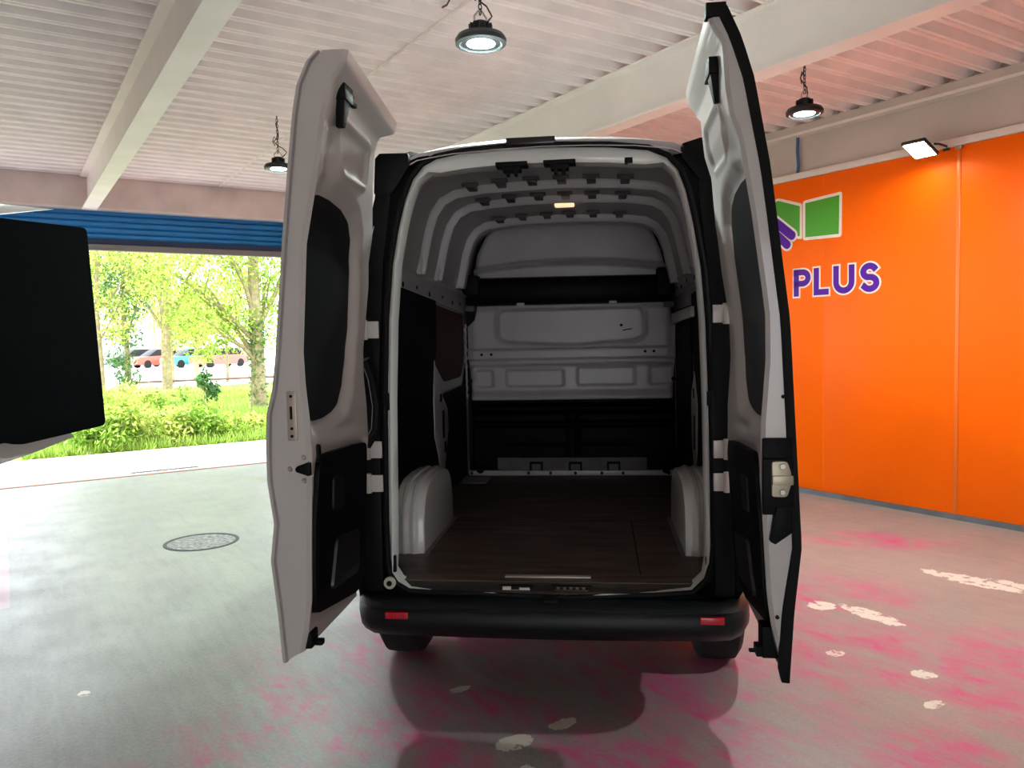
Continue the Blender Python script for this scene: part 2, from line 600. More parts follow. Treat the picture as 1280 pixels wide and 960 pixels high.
def arc(cx, cy, rx, ry, a0, a1, n=14):
    return [(cx + rx * math.cos(R_(a0 + (a1 - a0) * i / n)), cy + ry * math.sin(R_(a0 + (a1 - a0) * i / n))) for i in range(n + 1)]


def stroke(mb, pts, hw, d0, d1, ext=0.0, place=None):
    lf, rt = ribbon(pts, hw, ext)
    rings = []
    for l, r in zip(lf, rt):
        (ly, lz), (ry, rz_) = place(l), place(r)
        rings.append([(XR - d0, ly, lz), (XR - d0, ry, rz_), (XR - d1, ry, rz_), (XR - d1, ly, lz)])
    mb.loft(rings)


sign_c = B2W(XR, 4.92, 2.03)
sign = thing('wall_lettering', 'purple PLUS lettering with pale outline on the orange wall', 'sign', (0, 0, 0), ANG)
sign.location = (0, 0, 0)
# letters in a box 0..w by 0..1 ; drawn right-going along decreasing hall y
LET = {
    'P': [[(0.0, -0.5), (0.0, 0.5)], [(0.0, 0.5 - 0.0)] + [(0.36, 0.5)] + arc(0.36, 0.23, 0.30, 0.27, 90, -90, 12)[1:] + [(0.0, -0.04)]],
    'L': [[(0.0, 0.5), (0.0, -0.5), (0.68, -0.5)]],
    'U': [[(0.0, 0.5), (0.0, -0.12)] + arc(0.40, -0.12, 0.40, 0.38, 180, 360, 16)[1:] + [(0.80, 0.5)]],
    'S': [[(0.75, 0.30)] + arc(0.40, 0.25, 0.33, 0.25, 40, 250, 12) + arc(0.42, -0.25, 0.35, 0.26, 88, -150, 14) + [(0.02, -0.32)]],
}
boxes = [('P', 5.374, 5.232), ('L', 5.134, 5.022), ('U', 4.908, 4.737), ('S', 4.628, 4.478)]
letter_h = 0.215
for ch, ya, yb_ in boxes:
    span = max(p[0] for s in LET[ch] for p in s)

    def place(p, ya=ya, yb_=yb_, span=span):
        return (ya + (yb_ - ya) * p[0] / span, 2.168 + p[1] * letter_h)
    for nm, hw, d0, d1, mm, par in (('letter_outline', 0.046, 0.0, 0.004, WHITE_V, None), ('letter', 0.030, 0.002, 0.008, PURPLE, None)):
        mbl = MB()
        for s in LET[ch]:
            q = [place(p) for p in s]
            ext = 0.0 if ch != 'S' else -0.0
            stroke(mbl, q, hw, d0, d1, ext=(0.030 if ch in 'PLU' else 0.0) + (hw - 0.030), place=lambda v: (v[0], v[1]))
        mbl.build(nm, mm, sign, smooth=False)

emb = thing('wall_emblem', 'green and purple open pages emblem on the orange wall above the lettering', 'sign', (0, 0, 0), ANG)
pg_r = [(5.294, 2.998), (4.845, 3.022), (4.851, 2.585), (5.294, 2.597)]


def inset(poly, d):
    c = Vector((sum(p[0] for p in poly) / len(poly), sum(p[1] for p in poly) / len(poly)))
    out = []
    n = len(poly)
    for i in range(n):
        a, b, e = Vector(poly[i - 1]), Vector(poly[i]), Vector(poly[(i + 1) % n])
        u, v = (a - b).normalized(), (e - b).normalized()
        s = abs(u.x * v.y - u.y * v.x)
        bis = (u + v)
        q = b + bis * (d / max(s, 0.2))
        out.append((q.x, q.y))
    return out


flat(round_poly(pg_r, 0.03), 0.0, 0.004).build('page_outline', WHITE_V, emb, smooth=False)
flat(inset(pg_r, 0.03), 0.002, 0.007).build('page', GREEN_V, emb, smooth=False)
pg_l = [(5.80, 3.02), (5.60, 3.075), (5.305, 2.972), (5.305, 2.615), (5.375, 2.625), (5.80, 2.98)]
flat(round_poly(pg_l, 0.02), 0.0, 0.004).build('page_outline', WHITE_V, emb, smooth=False)
flat(inset(pg_l, 0.028), 0.002, 0.007).build('page', GREEN_V, emb, smooth=False)
for p0, p1, hw in (((5.80, 2.96), (5.425, 2.665), 0.046), ((5.78, 2.84), (5.485, 2.575), 0.044)):
    d = (Vector(p1) - Vector(p0)).normalized()
    n = Vector((-d.y, d.x))

    def pill(h):
        a0 = math.degrees(math.atan2(-n.y, -n.x))
        return [tuple(Vector(p0) + n * h)] + [tuple(Vector(p0) - n * h)] + arc(p1[0], p1[1], h, h, a0, a0 + 180, 10)
    flat(pill(hw + 0.022), 0.004, 0.009).build('finger_outline', WHITE_V, emb, smooth=False)
    flat(pill(hw), 0.007, 0.012).build('finger', PURPLE, emb, smooth=False)

# ---- roller shutter, rolled most of the way up
sh = thing('roller_shutter', 'blue roller shutter rolled up above the daylit opening', 'shutter', B2W(1.0, YB + 0.16, 2.86), ANG)
so = (1.0, YB + 0.16, 2.86)
pr = []
z = 3.005
while z < 3.40:
    for k in range(5):
        t = k / 5
        pr.append((YB + 0.17 - 0.02 * math.sin(math.pi * t), z + 0.075 * t))
    pr.append((YB + 0.178, z + 0.0745))
    z += 0.075
mb = MB().loft([[(OX0 - 0.05, a, b) for a, b in pr], [(OX1 + 0.05, a, b) for a, b in pr]], closed=False)
mb.build('shutter_curtain', BLUE_SH, sh, off=so, thick=0.006, angle=60)
MB().box(OX0 - 0.04, OX1 + 0.04, YB + 0.13, YB + 0.2, 2.94, 3.01).build('upper_rail', mat('navy rail', (16, 44, 82), 0.5), sh, off=so, bevel=0.006)
MB().box(OX0 - 0.04, OX1 + 0.04, YB + 0.12, YB + 0.21, 2.865, 2.94).build('bottom_bar', GREY_BAR, sh, off=so, bevel=0.008)
for xx in (OX0 - 0.05, OX1 - 0.02):
    MB().box(xx, xx + 0.07, YB + 0.1, YB + 0.22, 0, 3.4).build('guide_rail', GREY_BAR, sh, off=so, bevel=0.004)

# ---- manhole
COVER_M = mat('patterned cast iron', (132, 134, 134), 0.55, metal=0.2, var=0.75, vscale=26)
mh = thing('manhole_cover', 'round patterned iron manhole cover set in the grey floor', 'manhole cover', B2W(1.35, 7.0, 0), ANG)
MB().lathe([(0.0, -0.01), (0.262, -0.01), (0.262, 0.002), (0.0, 0.002)], n=40).build('cover', COVER_M, mh, smooth=False)
mb = MB()
mb.lathe([(0.27, -0.01), (0.30, -0.01), (0.30, 0.004), (0.27, 0.004), (0.27, -0.01)], n=48)
mb.build('cover_rim', mat('dark iron rim', (58, 58, 60), 0.6, metal=0.3), mh, smooth=False)
# ---- drain grate outside the threshold
dg = thing('drain_grate', 'narrow iron drain grate in the bright concrete outside the shutter', 'drain', B2W(1.78, 11.42, 0), ANG)
MB().box(-0.42, 0.42, -0.05, 0.05, -0.01, 0.004).build('grate_frame', IRON, dg)
mb = MB()
for k in range(20):
    mb.box(-0.39 + k * 0.04, -0.37 + k * 0.04, -0.045, 0.045, 0.004, 0.007)
mb.build('grate_bar', mat('dark grate iron', (70, 66, 64), 0.7), dg, smooth=False)


# ---- high bay lamps
def high_bay(x, y, label, cable_to=None, zl=3.15):
    t = thing('high_bay_lamp', label, 'lamp', B2W(x, y, zl), ANG, 'high bay lamps under the ceiling')
    MB().lathe([(0.098, -0.012), (0.108, -0.02), (0.128, -0.014), (0.130, 0.006), (0.118, 0.026), (0.075, 0.040), (0.058, 0.044), (0.0, 0.044), (0.0, 0.0), (0.098, -0.004)], n=40).build('housing', LAMP_BODY, t)
    MB().lathe([(0.0, -0.013), (0.07, -0.012), (0.099, -0.009), (0.099, -0.004), (0.0, -0.003)], n=40).build('lens', LAMP_LENS, t)
    mb = MB()
    mb.lathe([(0.0, 0.044), (0.044, 0.044), (0.044, 0.088), (0.034, 0.096), (0.0, 0.096)], n=24)
    for k in range(14):
        a = 2 * math.pi * k / 14
        c, s = math.cos(a), math.sin(a)
        mb.prism([(0.04, -0.003), (0.06, -0.003), (0.06, 0.003), (0.04, 0.003)], lambda u, v, c=c, s=s: (u * c - v * s, u * s + v * c, 0.042),
                 lambda u, v, c=c, s=s: (u * c - v * s, u * s + v * c, 0.084))
    mb.build('heat_sink', LAMP_BODY, t)
    mb = MB().tube([(-0.035, 0, 0.09), (-0.035, 0, 0.12), (-0.01, 0, 0.15), (0.01, 0, 0.15), (0.035, 0, 0.12), (0.035, 0, 0.09)], 0.005)
    mb.build('hanger_bracket', STEEL, t)
    mb = MB()
    zc = 0.145
    k = 0
    while zc < ZD - zl:
        ln = 0.032
        ring = []
        for j in range(12):
            a = 2 * math.pi * j / 12
            u, v = 0.009 * math.cos(a), ln / 2 * math.sin(a)
            ring.append((u, 0, zc + v) if k % 2 else (0, u, zc + v))
        mb.tube(ring, 0.0028, 6, loop=True)
        zc += 0.026
        k += 1
    mb.build('chain', CABLE, t)
    mb = MB()
    mb.tube([(0.03, 0.01, 0.09), (0.07, 0.03, 0.13), (0.10, 0.05, 0.16), (0.05, 0.02, 0.19), (0.01, 0.01, 0.2), (-0.03, 0.015, 0.24), (0.015, 0.02, 0.29), (0.01, 0.01, 0.34),
             (-0.012, 0.0, 0.4), (0.01, 0.01, ZD - zl - 0.04)], 0.0045, 6)
    mb.tube([(-0.02, 0.01, 0.20), (-0.045, 0.0, 0.235), (-0.03, 0.0, 0.28), (0.0, 0.0, 0.25)], 0.004, 6)
    if cable_to:
        q = cable_to
        h_ = ZD - zl
        mb.tube([(0.01, 0.01, h_ - 0.04), (q[0] * 0.3, q[1] * 0.3, h_ - 0.02), (q[0] * 0.6, q[1] * 0.6, h_ - 0.07), (q[0] * 0.85, q[1] * 0.85, h_ - 0.05), (q[0], q[1], h_)], 0.006, 6)
    mb.build('supply_cable', CABLE, t)
    return t


high_bay(2.11, 3.52, 'round high bay lamp hanging over the roof of the van', (0.34, 1.03))
high_bay(4.955, 3.755, 'round high bay lamp under the pink lit deck by the orange wall', (-0.45, 0.42), 3.24)
high_bay(2.25, 7.45, 'round high bay lamp half hidden by the edge of the open van door', None, 3.28)
high_bay(4.67, 0.15, 'round high bay lamp added out of view by the orange wall', None)  # unseen lamp added for more light on the orange wall side

# ---- floodlight over the orange wall
fl = thing('floodlight', 'square lit floodlight on an arm over the orange panels', 'floodlight', B2W(6.72, 3.93, 3.20), ANG)
tilt = Matrix.Rotation(R_(24), 4, 'Y')


def ft(mb):
    mb.v = [tuple(tilt @ Vector(p)) for p in mb.v]
    return mb


ft(MB().box(-0.12, 0.12, -0.105, 0.105, 0.0, 0.03)).build('lamp_housing', LAMP_BODY, fl, bevel=0.006)
ft(MB().box(-0.105, 0.105, -0.09, 0.09, -0.004, 0.0)).build('lamp_glass', FLOOD_LENS, fl)
MB().tube([(0.02, -0.12, 0.03), (0.08, -0.125, 0.035), (0.2, -0.12, 0.03), (0.265, -0.1, 0.03)], 0.010, 8).build('mounting_arm', LAMP_BODY, fl)
MB().box(0.235, 0.27, -0.13, -0.07, 0.0, 0.07).build('mounting_plate', LAMP_BODY, fl, bevel=0.004)

# ---- blue hose
o = hall(MB().tube([(XR + 0.0, 5.33, 3.70), (XR - 0.01, 5.352, 3.66), (XR - 0.008, 5.358, 3.5), (XR - 0.008, 5.345, 3.36), (XR - 0.012, 5.352, 3.285)], 0.016, 10).build('air_hose', BLUE_CABLE))
tag(o, 'short blue hose running down the grey wall above the orange panels', 'hose')

# ================================================================== THE VAN
XC = -0.235
VO = (XC, 3.2, 0.0)
van = thing('cargo_van', 'white panel van seen from behind with both rear doors open', 'van', VO)


def vb(mb, name, m, parent=None, **k):
    return mb.build(name, m, parent or van, off=VO, **k)


def y_rear(z):
    return 3.33 + 0.17 * max(0, (z - 1.2) / 1.27) ** 1.5


# opening contour (x, z), clockwise from bottom centre going left
CONT = [(-0.36, 0.560), (-0.528, 0.566), (-0.72, 0.568), (-0.837, 0.575), (-0.889, 0.605), (-0.916, 0.647), (-0.924, 0.703), (-0.924, 0.879), (-0.921, 1.089), (-0.918, 1.399),
        (-0.912, 1.744), (-0.897, 1.987), (-0.874, 2.138), (-0.846, 2.269), (-0.812, 2.362), (-0.766, 2.420), (-0.706, 2.452), (-0.596, 2.471), (-0.391, 2.483), (-0.195, 2.482),
        (0.045, 2.471), (0.215, 2.449), (0.295, 2.412), (0.343, 2.355), (0.374, 2.265), (0.402, 2.117), (0.428, 1.93), (0.440, 1.723), (0.446, 1.384), (0.448, 1.1), (0.450, 0.779),
        (0.444, 0.701), (0.421, 0.638), (0.367, 0.585), (0.219, 0.572), (0.069, 0.566), (-0.15, 0.555)]
# matching outer body contour
OUT = [(-0.36, 0.47), (-0.60, 0.47), (-0.85, 0.47), (-1.00, 0.47), (-1.06, 0.50), (-1.075, 0.60), (-1.08, 0.70), (-1.085, 0.88), (-1.085, 1.09), (-1.08, 1.40),
       (-1.06, 1.74), (-1.04, 1.99), (-1.015, 2.14), (-0.985, 2.28), (-0.965, 2.38), (-0.94, 2.46), (-0.83, 2.492), (-0.653, 2.506), (-0.391, 2.523), (-0.181, 2.523),
       (0.182, 2.500), (0.345, 2.470), (0.43, 2.44), (0.475, 2.37), (0.505, 2.28), (0.54, 2.13), (0.57, 1.95), (0.59, 1.73), (0.61, 1.40), (0.615, 1.1), (0.61, 0.79),
       (0.605, 0.70), (0.59, 0.60), (0.53, 0.50), (0.38, 0.47), (0.12, 0.47), (-0.15, 0.47)]
NC = len(CONT)


def shrink(p, d):
    cx, cz = XC, 1.5
    i = CONT.index(p)
    a, b = CONT[i - 1], CONT[(i + 1) % NC]
    t = Vector((b[0] - a[0], b[1] - a[1])).normalized()
    n = Vector((t.y, -t.x))
    if n.dot(Vector((cx - p[0], cz - p[1]))) < 0:
        n = -n
    return (p[0] + n.x * d, p[1] + n.y * d)


# pillars and sill: black; header: white
def frame_piece(idx, m, name):
    mb = MB()
    rings = []
    for i in idx:
        c, o_ = CONT[i % NC], OUT[i % NC]
        yc, yo = y_rear(c[1]), y_rear(o_[1])
        rings.append([(c[0], yc + 0.05, c[1]), (c[0], yc, c[1]), (c[0] * 0.5 + o_[0] * 0.5, (yc + yo) / 2 + 0.004, c[1] * 0.5 + o_[1] * 0.5), (o_[0], yo + 0.025, o_[1]), (o_[0], yo + 0.08, o_[1])])
    mb.loft(rings, closed=False)
    return vb(mb, name, m, thick=0.004, angle=50)


tag(frame_piece(range(4, 17), BLACK_GLOSS, 'rear_pillar'), 'black left rear pillar')
tag(frame_piece(range(22, 34), BLACK_GLOSS, 'rear_pillar'), 'black right rear pillar')
HDR = [(-0.835, 2.40), (-0.818, 2.452), (-0.76, 2.487), (-0.653, 2.508), (-0.391, 2.525), (-0.181, 2.525), (0.06, 2.516), (0.215, 2.499), (0.31, 2.474), (0.352, 2.42)]
SAVE = list(OUT)
OUT[14:24] = HDR
frame_piece(range(15, 23), VAN_WHITE, 'roof_header')
OUT[:] = SAVE
frame_piece(range(33, 33 + 9), BLACK_GLOSS, 'rear_sill')
# raised dark gutter blocks at the tops of the pillars
for x0, x1, sgn in ((-1.00, -0.945, 1), (0.475, 0.535, -1)):
    rings = []
    for z_, k in ((0.57, 0.0), (1.5, 0.01), (2.0, 0.02), (2.3, 0.03), (2.42, 0.035), (2.47, 0.05)):
        xo = lerp(z_, [0.57, 1.5, 2.0, 2.3, 2.47], [0, 0, 0.015, 0.04, 0.075]) * sgn
        yy = y_rear(z_) - 0.03
        rings.append([(x0 + xo - 0.02, yy + k, z_), (x1 + xo, yy + k, z_), (x1 + xo, yy + 0.09, z_), (x0 + xo - 0.02, yy + 0.09, z_)])
    mb = MB().loft(rings)
    vb(mb, 'gutter_trim', BLACK_TRIM, bevel=0.012)
vb(MB().lathe([(0.0, 0.0), (0.026, 0.0), (0.026, -0.012), (0.015, -0.014), (0.0, -0.014)], (-0.915, 3.305, 0.612), 20, 'y'), 'tow_plug', mat('pale rubber plug', (200, 196, 180), 0.6))
vb(MB().lathe([(0.0, -0.013), (0.012, -0.013), (0.012, -0.018), (0.0, -0.018)], (-0.915, 3.305, 0.612), 16, 'y'), 'plug_core', RUBBER)

# door seal all the way round and pale flange inside it
seal = [(shrink(p, -0.006)[0], y_rear(p[1]) - 0.004, shrink(p, -0.006)[1]) for p in CONT]
vb(MB().tube(seal, 0.013, 8, loop=True), 'door_seal', RUBBER)
rings = []
for p in CONT:
    top = sstep(2.40, 2.46, p[1])
    side = sstep(0.63, 0.74, p[1])
    q0, q1, q2 = shrink(p, 0.002), shrink(p, 0.003 + 0.013 * side + 0.03 * top), shrink(p, 0.004 + 0.018 * side + 0.045 * top)
    yr = y_rear(p[1])
    rings.append([(q0[0], yr + 0.012, q0[1]), (q1[0], yr + 0.004, q1[1]), (q2[0], yr + 0.012, q2[1]), (q2[0], yr + 0.10, q2[1]), (q0[0], yr + 0.10, q0[1])])
vb(MB().loft(rings, closed=True, caps=False, loop=True), 'opening_flange', BODY_WHITE, angle=40)
# pale line under the sill edge
vb(MB().tube([(-0.84, 3.325, 0.572), (-0.6, 3.322, 0.566), (-0.47, 3.322, 0.566), (-0.40, 3.32, 0.556), (-0.245, 3.32, 0.551)], 0.0045, 6), 'sill_edge', VAN_WHITE)
vb(MB().tube([(-0.20, 3.32, 0.551), (-0.09, 3.32, 0.555), (0.0, 3.322, 0.566), (0.2, 3.322, 0.57), (0.36, 3.325, 0.575)], 0.0045, 6), 'sill_edge', VAN_WHITE)
vb(MB().box(-0.392, -0.18, 3.465, 3.52, 2.487, 2.517), 'brake_light', mat('dark smoked lens', (40, 32, 31), 0.25), bevel=0.004)
for pts_ in ([(-0.985, 2.30), (-0.975, 2.455), (-0.955, 2.478), (-0.825, 2.475), (-0.818, 2.42), (-0.90, 2.30)], [(0.47, 2.30), (0.455, 2.455), (0.44, 2.485), (0.352, 2.46), (0.352, 2.40), (0.43, 2.30)]):
    vb(MB().prism(pts_, lambda a, b: (a, 3.465, b), lambda a, b: (a, 3.58, b)), 'pillar_cap', BLACK_TRIM, bevel=0.01)

# ---- outer body
SEC = [(-0.80, 0.36), (-0.86, 0.60), (-0.885, 1.0), (-0.88, 1.4), (-0.855, 1.8), (-0.80, 2.2), (-0.765, 2.36), (-0.72, 2.45), (-0.62, 2.50), (-0.3, 2.53), (0, 2.535)]
SEC = SEC + [(-a, b) for a, b in SEC[::-1][1:]]


def section(y, zmax, wd=1.0, zmin=0.36, sh_=0.0):
    r = []
    for a, b in SEC:
        zz = zmin + (b - 0.36) * (zmax - zmin) / (2.535 - 0.36)
        r.append((XC + a * wd, y, zz + sh_))
    return r


rings = [section(3.58, 2.47, 0.925), section(3.64, 2.52, 0.985), section(3.8, 2.535), section(5.0, 2.545), section(6.3, 2.54), section(6.7, 2.48), section(7.1, 2.15, 0.99), section(7.5, 1.68, 0.98),
         section(7.75, 1.28, 0.98), section(8.2, 1.12, 0.95), section(8.5, 0.95, 0.88), section(8.58, 0.7, 0.8)]
mb = MB().loft(rings, closed=False)
k = len(SEC)
n0 = (len(rings) - 1) * k
mb.f.append(tuple(range(n0, n0 + k)))
vb(mb, 'body_shell', BODY_WHITE, thick=0.006)
vb(MB().box(XC - 0.70, XC + 0.70, 3.7, 8.3, 0.42, 0.47), 'underbody', BLACK_TRIM)
vb(MB().prism([(7.16, 2.12), (7.52, 1.70), (7.54, 1.69), (7.19, 2.13)], lambda a, b: (XC - 0.7, a - 0.01, b + 0.03), lambda a, b: (XC + 0.7, a - 0.01, b + 0.03)), 'windscreen', BLACK_GLASS)


def wheel(x, y, sgn):
    mb = MB()
    w2 = 0.113
    mb.lathe([(0.20, -w2 + 0.02), (0.22, -w2), (0.305, -w2 + 0.006), (0.338, -w2 + 0.03), (0.345, 0), (0.338, w2 - 0.03), (0.305, w2 - 0.006), (0.22, w2), (0.20, w2 - 0.02)], (x, y, 0.345), 48, 'x')
    t = vb(mb, 'wheel', TYRE)
    vb(MB().lathe([(0.0, -0.06), (0.05, -0.06), (0.12, -0.03), (0.2, -0.09), (0.205, 0.09), (0.0, 0.09)] if sgn < 0 else [(0.0, -0.09), (0.205, -0.09), (0.2, 0.09), (0.12, 0.03), (0.05, 0.06), (0.0, 0.06)],
                  (x, y, 0.345), 32, 'x'), 'wheel_rim', HUB, t)


for yy in (4.13, 7.62):
    wheel(XC - 0.798, yy, -1)
    wheel(XC + 0.798, yy, 1)

# ---- bumper
BP = [(0.30, 0.555), (0.08, 0.550), (0.02, 0.545), (0.0, 0.528), (0.012, 0.522), (0.006, 0.512), (-0.006, 0.468), (0.006, 0.435), (0.04, 0.40), (0.22, 0.375)]
path = []
for i in range(41):
    u = -1 + 2 * i / 40
    a = abs(u)
    x = XC + 0.862 * (u if a < 0.8 else math.copysign(0.8 + 0.2 * math.sin((a - 0.8) / 0.2 * math.pi / 2) * 0.98, u))
    yb = 3.2 + 0.03 * a ** 2 + (0.30 * ((a - 0.8) / 0.2) ** 2.2 if a > 0.8 else 0)
    path.append((x, yb, a))
rings = []
for x, yb, a in path:
    k = 1 - 0.6 * max(0, (a - 0.9) / 0.1) ** 2
    rings.append([(XC + (x - XC) * (1 - 0.10 * max(0, (a - 0.7) / 0.3) * (d / 0.3 if d > 0 else 0)), yb + d * k, z_ ) for d, z_ in BP])
bump = vb(MB().loft(rings), 'bumper', BUMPER, angle=50)
for x0, x1, yy in ((-0.913, -0.817, 3.212), (0.385, 0.481, 3.214)):
    mb = MB().box(x0, x1, yy - 0.008, yy + 0.03, 0.487, 0.514)
    vb(mb, 'reflector', RED_REFL, bump, bevel=0.003)
    mb = MB()
    for j in range(7):
        mb.box(x0 + 0.008 + j * 0.0125, x0 + 0.010 + j * 0.0125, yy - 0.0095, yy - 0.007, 0.490, 0.511)
    vb(mb, 'reflector_rib', mat('deep red', (150, 14, 26), 0.3), bump, smooth=False)
vb(MB().box(-0.255, -0.19, 3.255, 3.33, 0.54, 0.561), 'sill_catch', RUBBER, bevel=0.008)

# ---- load floor
FLOORM = bpy.data.materials.new('dark stained ply load floor')
FLOORM.use_nodes = True
nt = FLOORM.node_tree
bsdf = nt.nodes['Principled BSDF']
tcn = nt.nodes.new('ShaderNodeTexCoord')
mpn = nt.nodes.new('ShaderNodeMapping')
mpn.inputs['Scale'].default_value = (0.8, 6.0, 1)
nt.links.new(tcn.outputs['Object'], mpn.inputs[0])
nz = nt.nodes.new('ShaderNodeTexNoise')
nz.inputs['Scale'].default_value = 3.5
nz.inputs['Detail'].default_value = 8
nt.links.new(mpn.outputs[0], nz.inputs['Vector'])
rp = nt.nodes.new('ShaderNodeValToRGB')
rp.color_ramp.elements[0].position = 0.3
rp.color_ramp.elements[0].color = (*lin((50, 40, 35)), 1)
rp.color_ramp.elements[1].position = 0.75
rp.color_ramp.elements[1].color = (*lin((118, 94, 80)), 1)
nt.links.new(nz.outputs['Fac'], rp.inputs[0])
nt.links.new(rp.outputs[0], bsdf.inputs['Base Color'])
bsdf.inputs['Roughness'].default_value = 0.5
vb(MB().box(XC - 0.81, XC + 0.81, 3.385, 6.2, 0.575, 0.60), 'load_floor', FLOORM)
JOINT = mat('dark joint', (22, 18, 16), 0.8)
for q in ((XC - 0.65, XC + 0.65, 4.55, 4.556), (XC - 0.65, XC + 0.65, 5.25, 5.256), (0.16, 0.166, 3.5, 4.55)):
    vb(MB().box(*q, 0.600, 0.6015), 'floor_joint', JOINT)
# rear edge of the load floor: dark lip, strikers and the bright strip
mb = MB()
mb.loft([[(x, 3.33, 0.563), (x, 3.335, 0.572), (x, 3.36, 0.578), (x, 3.375, 0.59), (x, 3.392, 0.601), (x, 3.40, 0.56)] for x in (XC - 0.64, XC - 0.2, XC + 0.2, XC + 0.64)])
vb(mb, 'floor_lip', mat('scuffed dark lip', (44, 40, 38), 0.4, var=0.3, vscale=20))
vb(MB().box(-0.432, -0.055, 3.435, 3.468, 0.600, 0.606), 'edge_strip', ALU, bevel=0.002)
mb = MB()
mb.box(-0.432, -0.395, 3.345, 3.368, 0.572, 0.588).box(-0.36, -0.315, 3.345, 3.368, 0.572, 0.584).box(-0.435, -0.312, 3.343, 3.35, 0.571, 0.575)
vb(mb, 'door_striker', TRIM_W, bevel=0.004)
mb = MB()
mb.box(-0.21, -0.065, 3.343, 3.352, 0.570, 0.576)
for j in range(5):
    mb.box(-0.2 + j * 0.027, -0.185 + j * 0.027, 3.352, 3.368, 0.575, 0.588)
vb(mb, 'door_striker', mat('dirty striker metal', (120, 96, 84), 0.5, metal=0.4, var=0.4, vscale=60), bevel=0.003)
vb(MB().box(-0.448, -0.30, 3.350, 3.376, 0.574, 0.590), 'striker_recess', RUBBER)
vb(MB().box(-0.222, -0.05, 3.353, 3.376, 0.574, 0.590), 'striker_recess', RUBBER)


# ---- wheel arches
def wheel_arch(sgn, x_in, x_out):
    def prof(h, ya, yb):
        pts = [(ya - 0.0, 0.595)]
        for i in range(13):
            a = math.pi * (1 - i / 12)
            cs, sn = math.cos(a), math.sin(a)
            yy = (ya + yb) / 2 + (yb - ya) / 2 * math.copysign(abs(cs) ** 0.55, cs)
            pts.append((yy, 0.60 + h * abs(sn) ** 0.6))
        pts.append((yb, 0.595))
        return pts
    xs = [(x_out, 0.0), (x_in - 0.045 * -sgn * -1 if False else x_in + sgn * 0.045, 0.0)]
    rings = []
    span = abs(x_out - x_in)
    # from wall towards the middle of the van, ribs standing proud near the inner side
    steps = [(0.0, 0), (0.30, 0), (0.34, 1), (0.44, 1), (0.48, 0), (0.58, 0), (0.62, 1), (0.72, 1), (0.76, 0), (0.86, -0.4), (0.93, -0.5), (0.98, -1.0), (1.0, -3.0)]
    for f, rib in steps:
        x = x_out + (x_in - x_out) * f
        rings.append([(x, a, b) for a, b in prof(0.345 + 0.009 * rib, 3.81 - 0.007 * rib, 4.60 + 0.007 * rib)])
    mb = MB().loft(rings)
    t = vb(mb, 'wheel_arch', BODY_WHITE, angle=50)
    fl_ = MB().box(min(x_in - sgn * -0.0, x_in - sgn * 0.02), max(x_in, x_in - sgn * 0.02), 3.82, 4.62, 0.600, 0.606)
    vb(fl_, 'arch_flange', mat('dull arch edge', (120, 118, 116), 0.5), t)


wheel_arch(-1, -0.875, -1.045)
wheel_arch(1, 0.39, 0.575)


# ---- heights fields facing the rear doors
def relief(name, m, outline, x0, x1, z0, z1, nx, nz_, ybase, fn, parent=None):
    """a pressed sheet in the xz plane, cut to a left and right edge, raised towards the viewer by fn"""
    mb = MB()
    vs, fs = [], []
    for j in range(nz_ + 1):
        z_ = z0 + (z1 - z0) * j / nz_
        xl, xr = outline(z_)
        for i in range(nx + 1):
            x = xl + (xr - xl) * i / nx
            vs.append((x, ybase - fn(x, z_), z_))
    for j in range(nz_):
        for i in range(nx):
            a = j * (nx + 1) + i
            fs.append((a, a + 1, a + nx + 2, a + nx + 1))
    mb.add(vs, fs)
    return vb(mb, name, m, parent, thick=0.004, angle=70)


YBK = 6.10
win_p = round_poly([(-0.772, 1.868), (0.33, 1.868), (0.33, 1.665), (0.26, 1.63), (-0.20, 1.60), (-0.70, 1.63), (-0.772, 1.665)], 0.07)
rec1 = round_poly([(-0.72, 1.41), (-0.285, 1.41), (-0.285, 1.285), (-0.72, 1.285)], 0.02)
rec2 = round_poly([(-0.175, 1.425), (0.26, 1.425), (0.26, 1.29), (-0.175, 1.29)], 0.02)
rec3 = round_poly([(-0.96, 1.41), (-0.83, 1.41), (-0.83, 1.285), (-0.96, 1.285)], 0.02)
rec4 = round_poly([(0.37, 1.425), (0.52, 1.425), (0.52, 1.29), (0.37, 1.29)], 0.02)


def bulk_fn(x, z_):
    h = 0.0
    d = sdist((x, z_), win_p)
    h += 0.022 * (1 - sstep(0.0, 0.02, abs(d - 0.012))) + 0.012 * sstep(0.0, 0.03, d)
    h += 0.035 * (sstep(1.485, 1.50, z_) - sstep(1.565, 1.58, z_))
    h += 0.05 * (1 - sstep(0.0, 0.06, abs(z_ - 1.20)))
    for rc in (rec1, rec2, rec3, rec4):
        h -= 0.022 * (1 - sstep(-0.006, 0.008, sdist((x, z_), rc)))
    h += 0.02 * (1 - sstep(0, 0.012, abs(z_ - 1.45)))
    h += 0.03 * (sstep(1.86, 1.90, z_))
    h -= 0.03 * (1 - sstep(0.0, 0.05, x + 1.01)) + 0.03 * (1 - sstep(0, 0.05, 0.55 - x))
    return h


